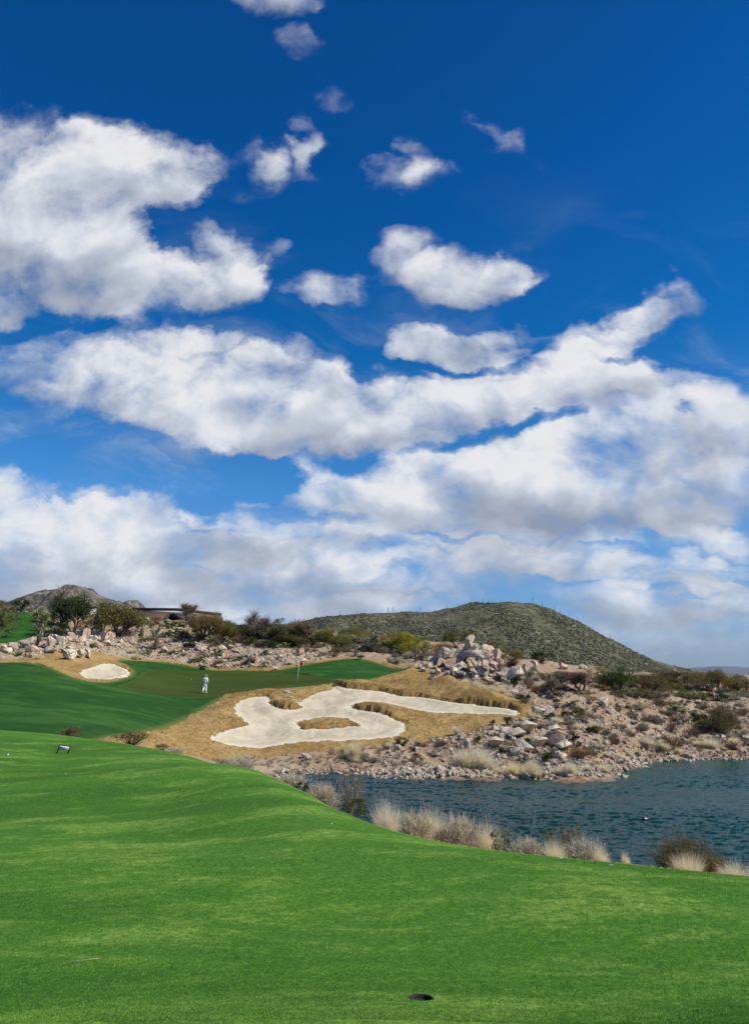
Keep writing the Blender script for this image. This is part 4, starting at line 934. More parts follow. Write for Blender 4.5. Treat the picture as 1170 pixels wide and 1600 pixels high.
# ------------------------------------------------------------------ far shore: pale grass
G1 = 'pale grass clumps along the far shore'
for k, px, py, h, w in [('plume',554,1184,28,20),('straw',552,1185,14,20),('straw',727,1209,30,28),('straw',752,1207,36,40),('straw',709,1208,15,15),('straw',718,1210,14,14),('straw',766,1210,20,18),('straw',780,1211,10,12),('straw',803,1213,21,23),('straw',833,1214,25,25),('straw',818,1214,10,12),('straw',893,1217,22,20),('straw',945,1214,13,16),('straw',875,1214,12,13),
 ('straw',661,1187,10,13),('straw',669,1199,12,14),('straw',690,1207,9,12),('straw',679,1209,8,11),('plume',714,1149,14,13),('plume',853,1161,19,12),('plume',931,1145,17,12),('straw',1010,1165,14,18),('straw',1036,1172,13,20),('straw',1110,1168,16,24),('straw',745,1079,13,15),('straw',756,1081,11,14),('straw',728,1072,12,12),('straw',785,1087,10,13),('straw',795,1089,9,12),('straw',608,1170,10,12),('straw',835,1121,9,18),('straw',868,1128,9,14),('straw',882,1131,8,16),('straw',770,1084,9,12),('straw',1090,1165,9,14),('straw',1145,1160,9,14),('straw',900,1140,8,12),('straw',640,1196,7,10),('straw',872,1117,8,13),('straw',920,1212,8,11),('straw',1060,1176,9,13),('straw',983,1178,8,12),('straw',60,1032,9,14),('straw',196,1028,9,14),('straw',212,1030,10,14),('straw',206,1022,8,12),('straw',58,1012,11,10)]:
    plant(k, px, py, h * 1.15, w * 1.15, group=G1)
# dark green round shrubs
G2 = 'dark green shrubs on the rocky slope'
for px, py, h, w in [(628,1165,14,18),(747,1163,10,12),(770,1136,9,10),(794,1133,14,13),(832,1135,13,15),(855,1192,15,21),(821,1103,13,19),(857,1111,12,15),(859,1124,10,17),(825,1162,9,12),(893,1157,11,20),(784,1177,7,11),(816,1192,8,14),(802,1078,11,13),(807,1065,12,16),(862,1090,10,18),(883,1123,12,16),(922,1149,13,14),(711,1062,10,14),(751,1060,9,8),(563,1030,8,10),(845,1036,17,34),(1096,1133,15,26),(1085,1125,9,16),(1013,1086,9,24),(1068,1100,8,14),(1089,1090,9,18),(646,1175,5,8),(871,1158,9,14),(902,1167,8,12),(700,1032,10,14),(296,1014,10,14),(282,984,9,14),(217,984,8,12)]:
    plant('dark', px, py, h, w, group=G2)
plant('brown_twig', 809, 1145, 15, 20, label='dense dark brown dry bush between two dark green shrubs on the slope')
plant('brown_twig', 745, 1167, 6, 12, group='dry shrubs on the slopes')
G3 = 'dry and grey shrubs on the slopes'
for k, px, py, h, w in [('sage',540,1184,11,26),('sage',572,1186,12,20),('grey_twig',690,1168,10,20),('grey_twig',653,1167,8,12),('brown_twig',645,1190,7,14),('brown_twig',668,1182,7,12),('grey_twig',585,1188,9,12),('grey_twig',605,1165,9,13),('dark',651,1186,11,16),
 ('sage',889,1142,22,24),('olive',910,1128,20,26),('olive',897,1111,11,15),('sage',899,1104,10,20),('sage',935,1103,9,20),('sage',870,1103,9,18),('rust_twig',1053,1172,26,34),('rust_twig',1048,1142,13,20),('grey_twig',1003,1140,10,18),('brown_twig',1083,1145,10,20),('grey_twig',1028,1173,13,22),('brown_twig',1143,1170,13,22),('sage',943,1178,9,22),('brown_twig',906,1185,14,30),('orange',903,1182,13,34),('brown_twig',962,1165,12,16),
 ('brown_olive',931,1146,12,20),('rust_twig',1069,1149,9,18),('olive',855,1078,10,22),('grey_twig',825,1068,12,18),('grey_twig',845,1062,10,20),('sage',872,1060,12,26),('grey_twig',890,1060,12,22),('orange',925,1093,8,20),('brown_twig',745,1075,12,18),('rust_twig',752,1076,10,14),('grey_twig',765,1068,8,14),('sage',822,1188,9,14),
 ('grey_twig',1015,1126,11,30),('sage',1068,1132,14,18),('brown_twig',1030,1102,13,24),('grey_twig',1046,1120,9,16),('olive',1055,1110,9,26),('grey_twig',1097,1104,9,20),('sage',1135,1095,10,24),('brown_twig',1110,1110,8,16),('grey_twig',1160,1112,9,18),('grey_twig',1120,1165,9,18),('sage',1158,1150,10,22),('rust_twig',835,1083,14,18),('rust_twig',826,1080,10,10),('grey_twig',820,1105,9,14),('sage',1000,1110,11,24)]:
    plant(k, px, py, h, w, group=G3)
plant('fine_bush', 1130, 1144, 50, 52, label='large round olive brown bush high on the right shore')
plant('olive', 1102, 1142, 20, 40, label='olive shrub at the left foot of the large round bush')
# ------------------------------------------------------------------ trees
T = 'desert trees along the ridge'
for k, v, px, py, h, w, lab in [
 ('dark_tree',0,116,995,66,76,'large dense dark green tree above the left boulders'),
 ('bare_tree',0,98,975,56,62,'leafless brown tree rising behind the large dark green tree'),
 ('dark',0,92,1000,30,28,'round dark bush at the left foot of the large dark tree'),
 ('olive_tree',0,186,995,56,68,'wide olive tree with dark trunk right of the standing boulders'),
 ('olive_tree',1,160,990,44,40,'narrow olive tree between the dark tree and the wide olive tree'),
 ('dark',1,33,952,19,28,'lone round dark tree-like bush on the left green hill'),
 ('light_tree',0,-6,1000,62,70,'sparse light green tree cut by the left picture edge'),
 ('bare_tree',1,4,936,20,24,'small leafless tree on the far left skyline'),
 ('yucca',0,61,1012,62,28,'tall shaggy yucca standing before the left green hill'),
 ('cholla',0,243,1016,44,26,'yellow-green cholla tree leaning on the left rubble slope'),
 ('bare_tree',1,290,972,30,30,'small leafless tree beside the clubhouse roof'),
 ('orange_tree',0,318,1000,46,56,'orange-brown feathery tree right of the clubhouse'),
 ('dark',2,303,1004,20,34,'dark green shrub under the orange-brown feathery tree'),
 ('bare_tree',0,400,1001,46,60,'leafless mesquite with a round crown on the middle ridge'),
 ('olive_tree',1,372,1000,28,44,'olive tree at the left of the leafless mesquite'),
 ('olive_tree',0,430,1003,30,44,'olive tree at the right of the leafless mesquite'),
 ('olive_tree',1,350,1002,28,36,'low olive tree right of the orange-brown tree'),
 ('bare_tree',1,476,1006,34,44,'pinkish leafless tree in the middle of the ridge'),
 ('olive_tree',1,507,1008,26,30,'olive tree right of the pinkish leafless tree'),
 ('olive_tree',0,452,1010,22,30,'small olive tree below the pinkish leafless tree'),
 ('gold',0,538,1012,26,32,'yellow-brown bushy tree left of the stone wall'),
 ('gold',1,563,1004,18,30,'low yellow bushy tree above the stone wall'),
 ('cholla',1,583,1022,34,22,'tall green cholla behind the right end of the fairway'),
 ('gold_tree',0,632,1020,38,62,'broad yellow-green tree above the end of the fairway'),
 ('cholla',0,662,1028,26,22,'green cholla right of the broad yellow-green tree'),
 ('orange',0,683,1022,18,30,'orange-brown bush between cholla and boulder pile'),
 ('olive_tree',1,712,1014,28,38,'dark olive tree behind the left of the boulder pile'),
 ('olive',1,772,1022,20,34,'olive bush behind the top of the boulder pile'),
 ('brown_olive',0,800,1040,28,40,'brownish olive bush right of the boulder pile'),
 ('olive',0,768,1006,14,20,'small olive bush at the shoulder of the boulder pile'),
 ('bare_tree',0,863,1082,30,40,'left of two low leafless trees on the right slope'),
 ('bare_tree',1,906,1080,32,54,'right of two low leafless trees on the right slope'),
 ('gold',0,934,1062,26,40,'olive yellow tree behind the two leafless trees'),
 ('green_tree',0,966,1084,40,56,'large green tree right of the cracked boulder')]:
    plant(k, px, py, h, w, ymin=34, var=v, group=T, label=lab)
# the band of trees across the right skyline
for k, v, px, py, h, w in [('olive',0,985,1078,30,44),('orange_tree',0,1006,1074,26,40),('brown_olive',0,1022,1080,26,42),('olive',1,1040,1078,26,40),('bare_tree',1,1056,1076,30,40),('brown_olive',1,1070,1078,28,42),('orange',0,1088,1076,24,40),('olive',2,1102,1082,24,40),('orange_tree',0,1114,1080,36,50),('brown_olive',0,1134,1082,28,44),('bare_tree',0,1147,1080,26,38),('olive',0,1160,1084,28,44),('brown_olive',1,1178,1086,26,44),('green',0,1072,1090,16,36),('gold',0,952,1072,26,42),('brown_olive',1,1000,1090,18,38),('dark',2,1118,1093,15,30),('sage',1,1150,1095,14,34),('brown_olive',0,1040,1090,16,36),('olive',0,1196,1084,28,44),('olive',1,1090,1092,16,36),('grey_twig',1,1020,1092,16,34),('olive',2,972,1092,14,34)]:
    plant(k, px, py, h, w, var=v, group='trees across the right skyline')
# low shrubs that fill the ridge
F3 = 'shrubs filling the ridge'
rr = random.Random(21)
for i in range(96):
    px = rr.uniform(335, 615); py = rr.uniform(988, 1014) if px < 520 else rr.uniform(1004, 1022)
    k = rr.choice(['olive', 'olive', 'sage', 'brown_olive', 'grey_twig', 'dark', 'brown_twig', 'green']); h = rr.uniform(8, 15)
    plant(k, px, py, h, h * rr.uniform(1.3, 2.0), group=F3)
for i in range(30):
    px = rr.uniform(590, 700); py = rr.uniform(1016, 1036); k = rr.choice(['grey_twig', 'grey_twig', 'brown_twig', 'sage', 'pale_twig']); h = rr.uniform(7, 13)
    plant(k, px, py, h, h * rr.uniform(1.3, 1.9), group=F3)
for i in range(44):
    px = rr.uniform(800, 1170); py = 1062 + rr.uniform(0, 30) + (px < 900) * -12; k = rr.choice(['olive', 'sage', 'brown_olive', 'grey_twig', 'olive', 'brown_twig']); h = rr.uniform(8, 14)
    plant(k, px, py, h, h * rr.uniform(1.4, 2.2), group=F3)
for px, py, h, w in [(135,982,16,30),(150,976,18,34),(168,972,14,28),(176,980,14,26),(210,975,14,24),(222,972,12,22),(236,978,12,22),(130,972,14,24),(196,982,12,20),(205,968,10,20),(155,985,12,22),(70,968,12,22),(60,985,10,18),(48,953,7,14),(12,952,8,18),(22,955,7,16),(62,955,7,16)]:
    plant(rr.choice(['olive', 'brown_olive', 'green', 'sage', 'olive']), px, py, h, w, group=F3)
for px, py, h, w in [(212,974,11,20),(228,972,9,18),(246,973,12,22),(262,976,10,18),(300,974,12,22),(330,978,13,26),(345,976,12,22),(355,982,13,24),(285,978,10,20)]:
    plant(rr.choice(['olive', 'brown_olive', 'orange', 'sage']), px, py, h, w, group=F3)
for i in range(40):
    px = rr.uniform(335, 470); py = rr.uniform(986, 1002); k = rr.choice(['olive', 'gold', 'brown_olive', 'olive', 'orange']); h = rr.uniform(13, 22)
    plant(k, px, py, h, h * rr.uniform(1.3, 1.8), group=F3)
for i in range(16):
    px = rr.uniform(485, 600); py = rr.uniform(996, 1010); k = rr.choice(['olive', 'gold', 'brown_olive', 'orange']); h = rr.uniform(12, 20)
    plant(k, px, py, h, h * rr.uniform(1.3, 1.8), group=F3)
# prickly pears, agaves, small saguaros
for px, py, h, w in [(262,995,13,15),(268,983,16,18),(275,990,12,14),(300,1013,11,13),(330,1005,12,12),(345,1022,10,13),(305,1035,9,12),(360,1012,10,12),(375,1030,9,12),(318,1030,9,12),(232,1025,9,12),(447,1012,9,12),(350,1004,11,13),(284,996,13,13),(1056,1115,12,14),(1066,1120,10,12),(280,1004,11,14),(318,1046,8,10),(270,1025,8,11),(415,1024,8,11),(1150,1080,9,12)]:
    plant('pear', px, py, h, w, group='prickly pear cacti on the slopes')
plant('agave', 27, 1027, 15, 22, label='spiky green agave among rocks at the left edge'); plant('agave', 143, 1012, 13, 20, label='spiky green agave right of the slanted pale boulders')
plant('saguaro', 222, 994, 14, 6, var=0, label='small dark single-stem saguaro on the left slope'); plant('olive', 221, 1002, 10, 14, label='small green bush at the foot of the small saguaro')
plant('saguaro', 511, 1000, 22, 10, var=2, label='pale saguaro with one arm above the middle ridge'); plant('saguaro', 649, 1032, 26, 3.5, var=0, label='thin dark saguaro between yellow-green tree and cholla')
plant('saguaro', 1153, 1074, 22, 16, var=1, label='saguaro with raised arms on the right skyline')
HRu = np.array([(p[0], p[1]) for p in HR])
for i, (px, h) in enumerate([(449,8),(459,11),(530,8),(558,6),(607,9),(615,10),(658,9),(700,6),(741,6),(758,7),(767,6),(773,6),(812,5),(837,10),(852,6),(872,8),(880,7),(893,6),(907,7),(930,6),(957,7),(1051,15)]):
    u_ = (px - CX) / 1183.0
    if h == 15: x, y, z = ghit(px, 1060); z -= .1
    else:
        k = int(np.clip((u_ - hu[0]) / (hu[-1] - hu[0]) * 699, 0, 698)); col = HRZ[:, k] - 6.4; j = int(np.argmax(col / hy)); y = hy[j] - 2; x = u_ * y; z = HRZ[j, k] - .5
    H = h * y / F / 1.06 * 1.15
    put('saguaro', x, y, z, max(H * .55, 2.2), H, var=(0 if h < 9 else 2), group='saguaros on the hill skyline', px=px, py=950, hpx=h)
hillbush = [(545,7,7),(590,6,7),(640,7,8),(675,5,6),(722,5,7),(785,5,7),(822,5,6),(860,6,7),(885,6,8),(918,6,7),(940,6,7),(975,6,7),(1000,6,8)]
# ------------------------------------------------------------------ boulders placed one by one
B1, B2, B3, B4 = 'boulders of the big pile', 'boulders of the left outcrop', 'slabs above the shore', 'boulders of the right slope'
def rockat(k, px, py, w, h, tilt=0, group=None, var=None, label=None):
    """centre pixel, width, height; the boulder sits on the ground under its lower edge"""
    x, y, z = ghit(px, py + h * .45); m = y / F / 1.06; i = prng.randrange(len(PROTO[k])) if var is None else var
    ww, hh = width_of(k, i); W, H = w * y / F / ww, h * m / hh
    if group == B3: W, H = W * 1.3, H * 1.12
    return put(k, x, y, z - h * m * .05, W, H * 1.18, sy=max(min(W, H * 1.6), .55 * W), rz=prng.uniform(-.5, .5) + prng.choice([0, math.pi]), tilt=(prng.uniform(-.12, .12), R(tilt)), var=i, group=group, label=label, px=px, py=py, hpx=h)
def lab_upright(l): return bool(l) and ('front slabs' in l or 'upright pale' in l or 'large pale slanted' in l or 'standing' in l)
def stack(k, px, py, w, h, gy, tilt=0, group=None, var=None, label=None):
    """a boulder resting on others: its foot column is where pixel row gy meets the ground"""
    x, y, z = ghit(px, gy); a, b, c = ray(px, py); zc = 6.4 + c / b * y; m = y / F / 1.06; i = prng.randrange(len(PROTO[k])) if var is None else var
    ww, hh = width_of(k, i); W, H = w * y / F / ww * 1.12, h * m / hh * 1.12
    if var is None and lab_upright(label): i = 0; ww, hh = width_of(k, i); W, H = w * y / F / ww * 1.35, h * m / hh * .95
    if group == B1: W, H, tilt = W * 1.12, H * .88, tilt + 16
    return put(k, x, y, zc - h * m * .5, W, H, sy=max(min(W, H * 1.6), .6 * W), rz=prng.uniform(-.5, .5), tilt=(prng.uniform(-.12, .12), R(tilt)), var=i, group=group, label=label, px=px, py=py, hpx=h)
for k, px, py, w, h, gy, tl, lab in [
 ('grey_rock',737,1022,30,26,1040,0,'grey shadowed boulder under the pointed top of the pile'),('pale_rock',734,1000,19,17,1040,-25,'pointed pale boulder on the very top of the pile'),
 ('grey_rock',739,1011,22,16,1040,5,None),('pale_rock',752,1014,22,24,1040,20,'tall pale boulder just right of the top of the pile'),('grey_rock',695,1021,22,22,1034,-40,'leaning grey slab at the left of the big pile'),('grey_rock',711,1020,20,24,1034,10,'dark triangular boulder beside the leaning slab'),('pale_rock',724,1022,15,25,1036,-12,None),
 ('pink_rock',773,1024,13,23,1042,-5,None),('pink_rock',758,1030,22,18,1044,15,None),('grey_rock',745,1028,18,16,1044,0,None),('pale_rock',741,1038,15,14,1048,0,None),('pink_rock',754,1040,27,22,1052,25,'large pinkish slab slanting down the middle of the pile'),('grey_rock',747,1048,22,19,1056,20,None),('pink_rock',768,1038,15,14,1050,20,None),('pink_rock',779,1034,12,10,1046,10,None),
 ('grey_rock',782,1049,16,20,1058,10,None),('pale_rock',793,1048,20,27,1060,28,'big pale split slab on the right of the pile'),('pale_rock',802,1051,14,23,1062,25,None),('pink_rock',763,1022,14,14,1042,0,None),('pink_rock',735,1032,14,12,1046,0,None)]:
    stack(k, px, py, w, h, gy, tl, B1, label=lab)
for i in range(46):
    px = prng.uniform(690, 800); gy = prng.uniform(1036, 1066) + max(0, px - 760) * .25; lift_ = prng.uniform(0, 22) * max(0, 1 - abs(px - 745) / 48); w = prng.uniform(6, 13)
    stack(prng.choice(['pale_rock', 'pink_rock', 'grey_rock']), px, gy - lift_ - w * .25, w * 1.3, w * .7, gy, prng.uniform(0, 45), B1)
for k, px, py, w, h, tl in [('pink_rock',667,1038,16,10,0),('pale_rock',677,1031,17,11,0),('pink_rock',690,1037,16,12,0),('pink_rock',703,1040,24,15,10),('pale_rock',717,1043,20,15,20),('pale_rock',727,1043,13,13,15),('pale_rock',709,1049,19,11,10),('pink_rock',694,1060,10,9,0),('pale_rock',675,1056,11,8,0),('pink_rock',683,1048,12,9,0),('pale_rock',730,1056,14,10,0),('pink_rock',722,1052,12,8,0),('pale_rock',660,1046,9,7,0),('pink_rock',745,1062,12,8,10),('pale_rock',762,1056,14,8,15),('pink_rock',700,1052,10,7,0)]:
    rockat(k, px, py, w, h, tl, B1)
for i in range(22):
    px = prng.uniform(92, 160); gy = prng.uniform(1000, 1022); w = prng.uniform(7, 14)
    stack(prng.choice(['pale_rock', 'pale_rock', 'pink_rock']), px, gy - w * .3 - prng.uniform(0, 5), w * 1.25, w * .85, gy, prng.uniform(-25, 25), B2)
for k, px, py, w, h, gy, tl, lab in [
 ('pale_rock',112,1021,17,20,1031,-22,'large pale slanted slab in front of the left outcrop'),('pale_rock',127,1020,12,15,1029,12,'upright pale slab right of the large slanted one'),('pale_rock',139,1019,9,17,1029,-18,'thin slanting slab, last of the three front slabs'),
('pink_rock',132,991,10,23,1006,2,'tall squared standing boulder at the top of the left outcrop'),('pale_rock',144,1000,13,13,1010,5,None)]:
    stack(k, px, py, w, h, gy, tl, B2, label=lab)
for k, px, py, w, h, tl in [('pink_rock',164,994,24,15,10),('pale_rock',79,1004,15,16,0),('pale_rock',75,1019,30,11,12),('pale_rock',87,998,14,12,0),('pale_rock',75,991,14,9,0),('pale_rock',50,1001,30,12,-5),('pale_rock',38,1007,22,9,0),('pale_rock',3,1011,14,13,-20),('pale_rock',12,1018,18,9,-10),('pink_rock',51,1015,18,10,0),('pale_rock',111,996,15,14,0),('pale_rock',92,1000,18,12,20),('pale_rock',115,1008,13,13,15),('pale_rock',24,1016,12,9,0),('pale_rock',64,1008,12,9,0),('pale_rock',100,1006,12,10,0),('pale_rock',100,1015,10,8,0),('pink_rock',20,1008,14,8,-15),('pale_rock',42,1024,9,6,0),('pale_rock',49,1026,8,5,0),('pale_rock',88,1010,14,10,10),('pale_rock',152,1008,13,9,10),('pink_rock',150,990,12,12,0),('pale_rock',176,1003,12,9,0),('pale_rock',168,1008,14,8,12),('pale_rock',185,1010,10,7,0),('pale_rock',160,1018,10,7,20),('pink_rock',174,992,16,10,5),('pale_rock',66,992,10,7,0),('pale_rock',190,1000,10,7,0)]:
    rockat(k, px, py, w, h, tl, B2)
for k, px, py, w, h, tl in [('pale_rock',773,1141,18,8,-5),('pale_rock',789,1150,28,13,18),('pale_rock',805,1150,25,12,22),('pale_rock',775,1164,22,13,10),('pale_rock',818,1168,23,11,28),('pale_rock',813,1174,20,11,25),('pale_rock',826,1142,24,14,10),('pale_rock',844,1159,26,15,22),('pink_rock',871,1158,28,16,25),('pale_rock',880,1166,19,11,22),('pale_rock',868,1178,15,10,20),('pale_rock',878,1180,15,11,25),('pale_rock',876,1148,22,9,20),('pale_rock',821,1211,17,8,5),('pale_rock',732,1167,9,11,-10),('pale_rock',802,1172,10,6,0),('pale_rock',797,1211,11,5,0),('pale_rock',782,1156,14,6,18),('pale_rock',766,1150,12,6,0),('pale_rock',856,1148,18,8,18),('pale_rock',862,1139,18,7,15),('pink_rock',840,1172,13,7,15),('pale_rock',898,1152,16,8,20),('pale_rock',478,1182,10,5,0),('pale_rock',484,1185,9,5,0),('pale_rock',905,1195,14,8,20),('pink_rock',930,1200,12,9,30),('pale_rock',915,1186,10,5,10),('pale_rock',852,1186,10,5,10),('pale_rock',742,1176,9,5,0),('pale_rock',900,1213,14,7,0),('pale_rock',832,1180,10,6,10)]:
    rockat(k, px, py, w, h, tl, B3)
for k, px, py, w, h, tl, lab in [('pale_rock',822,1041,20,13,0,None),('pale_rock',834,1038,19,15,-10,None),('pale_rock',852,1034,12,6,0,None),('pink_rock',878,1040,18,10,0,None),('pale_rock',912,1042,15,9,0,None),('pink_rock',898,1052,16,11,0,None),('pale_rock',948,1064,28,20,28,'large pale cracked slab left of the large green tree'),('pale_rock',940,1091,17,15,30,'pale slanted slab below the cracked one'),('pale_rock',844,1112,19,16,22,'big pale boulder between three dark green shrubs'),('pale_rock',862,1106,21,15,20,None),('pale_rock',806,1084,16,8,15,None),('pink_rock',816,1088,18,8,20,None),('pale_rock',849,1104,12,7,15,None),('pale_rock',958,1076,14,6,5,None),('pale_rock',1090,1095,11,7,0,None),('pink_rock',1110,1076,16,9,0,'yellowish square boulder under the right skyline trees'),('pale_rock',1113,1070,6,6,0,None),('pale_rock',1118,1071,6,6,0,None),('pink_rock',1124,1077,12,5,0,None),('pale_rock',1140,1072,9,9,0,None),('pale_rock',1133,1142,14,6,15,None),('pale_rock',1142,1146,13,7,15,None),('pale_rock',1084,1114,9,8,10,None),('pale_rock',991,1128,11,7,15,None),('pale_rock',1163,1152,12,8,0,None),('pale_rock',1150,1140,10,6,0,None),('pale_rock',1128,1150,10,6,10,None),('pink_rock',870,1090,12,6,15,None),('pale_rock',888,1098,10,6,10,None),('pale_rock',980,1100,9,5,0,None),('pink_rock',965,1096,10,6,10,None),('pale_rock',1074,1126,9,5,0,None)]:
    rockat(k, px, py, w, h, tl, B4, label=lab)
# loose boulders of the rubble slopes, and scattered shrubs: still one object each
rr = random.Random(33)
def in_ground(px, py):
    x, y = hit(px, py); z_, _, _, _ = classify(np.array([x]), np.array([y])); return int(z_[0])
def slope_top(px): return float(np.interp(px, [150, 200, 330, 450, 560, 640, 700, 800, 870, 960, 1170], [985, 990, 1000, 1012, 1012, 1030, 1048, 1060, 1060, 1085, 1095]))
n = 0
while n < 62:
    px = rr.uniform(160, 500); py = rr.uniform(slope_top(px), 1046)
    if in_ground(px, py) != 0: continue
    w = rr.choice([5, 6, 7, 8, 9, 11]); rockat(rr.choice(['pale_rock', 'pale_rock', 'pink_rock']), px, py, w * 1.2, w * rr.uniform(.55, .85), rr.uniform(-15, 20), 'loose boulders on the rubble slope'); n += 1
n = 0
while n < 62:
    px = rr.uniform(640, 1170); py = rr.uniform(slope_top(px), 1200)
    if in_ground(px, py) != 0 or ghit(px, py)[2] < .1: continue
    w = rr.choice([4, 5, 6, 7, 8]); rockat(rr.choice(['pale_rock', 'pale_rock', 'pink_rock', 'grey_rock']), px, py, w * 1.4, w * rr.uniform(.5, .75), rr.uniform(-5, 25), 'loose boulders above the shore'); n += 1
n = 0
while n < 130:
    px = rr.uniform(780, 1175) if rr.random() < .62 else rr.uniform(190, 560); py = rr.uniform(slope_top(px), 1190 if px > 700 else 1046)
    if in_ground(px, py) != 0 or ghit(px, py)[2] < .35: continue
    k = rr.choice(['grey_twig', 'grey_twig', 'brown_twig', 'sage', 'rust_twig', 'olive', 'grey_twig', 'pale_twig']); h = rr.uniform(5, 10)
    plant(k, px, py, h, h * rr.uniform(1.4, 2.1), group=G3); n += 1

# ------------------------------------------------------------------ rubble and ground litter: stuff
G = Geo(); r = np.random.default_rng(77); variants = []
for s in range(8):
    v, t = rock_arrays(np.random.default_rng(300 + s), 1, 7, (1, .8, .65), .03); variants.append((v, t))
def scree(n, pxr, pyr, size, keep=None, pw=2.2, near=34):
    cnt = 0
    px = r.uniform(*pxr, n); py = r.uniform(*pyr, n); X = []; 
    for a, b in zip(px, py):
        if keep and not keep(a, b): continue
        X.append(hit(a, b, near))
    X = np.array(X); zz, dz_, _, _ = classify(X[:, 0], X[:, 1]); Z = zbase(X[:, 0], X[:, 1]) + dz_
    for (x, y), z, zn in zip(X, Z, zz):
        if zn not in (0, 6) or z < -.15: continue
        v, t = variants[int(r.integers(8))]; s = size[0] + (size[1] - size[0]) * r.uniform() ** pw; a = r.uniform(0, 6.283)
        c_, s_ = math.cos(a), math.sin(a); q = v * s; q = np.stack([q[:, 0] * c_ - q[:, 1] * s_, q[:, 0] * s_ + q[:, 1] * c_, q[:, 2]], 1)
        G.add(q + np.array([x, y, z + s * .18]), t)
scree(3600, (0, 520), (985, 1050), (.07, .42), lambda a, b: b > slope_top(a) - 4)
scree(3200, (600, 1180), (1040, 1218), (.06, .42), lambda a, b: b > slope_top(a) + 2, 2.8)
scree(1500, (700, 1180), (1120, 1218), (.05, .22), None, 2.5)
scree(1500, (430, 980), (1200, 1222), (.06, .34), None, 2.0)
scree(700, (955, 1180), (1184, 1204), (.05, .30), None, 2.0)
scree(500, (400, 780), (1160, 1215), (.03, .12), None, 2.5)
scree(300, (500, 1170), (1240, 1370), (.008, .03), None, 2, near=8.4)
o = link('rubble', G.mesh('rubble'), M['pale_rock'], kind='stuff', label='small pale stones and rubble strewn over the desert slopes')
# tufts of the dormant rough, thickest on the lips
G = Geo(); zt_ = []
X = r.uniform(-28, 14, 60000); Y = r.uniform(48, 88, 60000); Z = zbase(X, Y); zz, dz_, e_, f_ = classify(X, Y); k_ = (zz == 4) & ((f_ > .12) | (r.uniform(size=60000) < .22)); X, Y, Z = X[k_], Y[k_], (Z + dz_)[k_]; X, Y, Z = X[:9000], Y[:9000], Z[:9000]
k = 9; n_ = len(X); d_ = hemi(r, n_ * k, 1.0); s_ = r.uniform(.05, .16, n_ * k); strands(G, r, np.repeat(np.stack([X, Y, Z - .01], 1), k, 0) + d_ * .05 * np.array([1, 1, 0]), d_, s_, .022, .5, 2, .2, .2)
M['rough_tufts'] = mat_leaf('dormant tufts', (0.30, 0.185, 0.065), (0.58, 0.42, 0.18), var=.1, trans=.3, scale=2)
link('rough_tufts', G.mesh('rough_tufts'), M['rough_tufts'], kind='stuff', label='short dry golden tufts of the rough round the bunker')
# short dry ground litter between the stones
G = Geo()
def tufts(n, pxr, pyr, hh, keep=None, near=34):
    px = r.uniform(*pxr, n); py = r.uniform(*pyr, n); X = np.array([hit(a, b, near) for a, b in zip(px, py) if not keep or keep(a, b)])
    zz, dz_, _, _ = classify(X[:, 0], X[:, 1]); Z = zbase(X[:, 0], X[:, 1]) + dz_
    for (x, y), z, zn in zip(X, Z, zz):
        if zn not in (0, 6) or z < .1: continue
        k = 16; d_ = hemi(r, k, 1.1); s = hh * r.uniform(.5, 1.4); strands(G, r, np.array([x, y, z - .02]) + d_ * .03, d_, np.full(k, s), s * .10, .3, 2, .3, .2)
tufts(2600, (160, 1180), (990, 1200), .26, lambda a, b: b > slope_top(a) - 6)
tufts(260, (480, 1180), (1235, 1370), .09, None, 8.4)
tufts(2400, (160, 1180), (990, 1200), .30, lambda a, b: b > slope_top(a) - 6)
link('dry_undergrowth', G.mesh('dry_undergrowth'), M['grey_twig'], kind='stuff', label='short grey dry grass and litter between the slope rocks')
G = Geo(); tufts(1300, (160, 1180), (990, 1200), .24, lambda a, b: b > slope_top(a) - 6)
link('low_weeds', G.mesh('low_weeds'), M['brown_olive'], kind='stuff', label='low brown-green weeds dotted over the slopes')

# ------------------------------------------------------------------ built things
def flat_mat(name, col, rough=.7, spec=.2, noise_amt=.15, scale=8, metal=0.0):
    m, n = new_mat(name); p = n.add('ShaderNodeTexCoord', out=3); g = n.noise(p, scale, 4, .7)
    c = n.mix(n.ramp(g, .3, .7), tuple(x * (1 - noise_amt) for x in col), tuple(min(1, x * (1 + noise_amt)) for x in col))
    finish(n, c, rough, g, .2, .01, spec, extra={'Metallic': metal}); M[name] = m; return m
for nm_, c_ in [('white_cloth', (.87, .865, .85)), ('grey_cloth', (.40, .41, .42)), ('skin', (.48, .29, .20)), ('dark_rubber', (.02, .02, .022)), ('black_paint', (.015, .015, .017)), ('white_paint', (.80, .80, .78)), ('flag_red', (.85, .012, .015)), ('ball_white', (.82, .82, .80)), ('steel', (.35, .36, .37)),
                ('roof_brown', (.22, .125, .075)), ('roof_dark', (.055, .045, .04)), ('wall_tan', (.36, .27, .18)), ('wall_white', (.62, .58, .52)), ('glass_dark', (.05, .07, .08)), ('timber', (.26, .16, .09)), ('stone_wall', (.34, .25, .19)), ('panel_blue', (.30, .40, .47)), ('soil_dark', (.035, .025, .018)), ('step_stone', (.60, .54, .43)), ('cup_green', (.02, .05, .035)), ('feather_dark', (.06, .055, .05)), ('feather_white', (.75, .74, .70)), ('bill', (.4, .25, .06)), ('grey_hair', (.28, .26, .24)), ('twig_pale', (.55, .48, .34))]:
    flat_mat(nm_, c_)
def root(name, label, cat, loc, rz=0, group=None):
    o = bpy.data.objects.new(name, None); COL.objects.link(o); o.location = loc; o.rotation_euler = (0, 0, rz); o.empty_display_size = .2
    o['label'] = label; o['category'] = cat
    if group: o['group'] = group
    return o
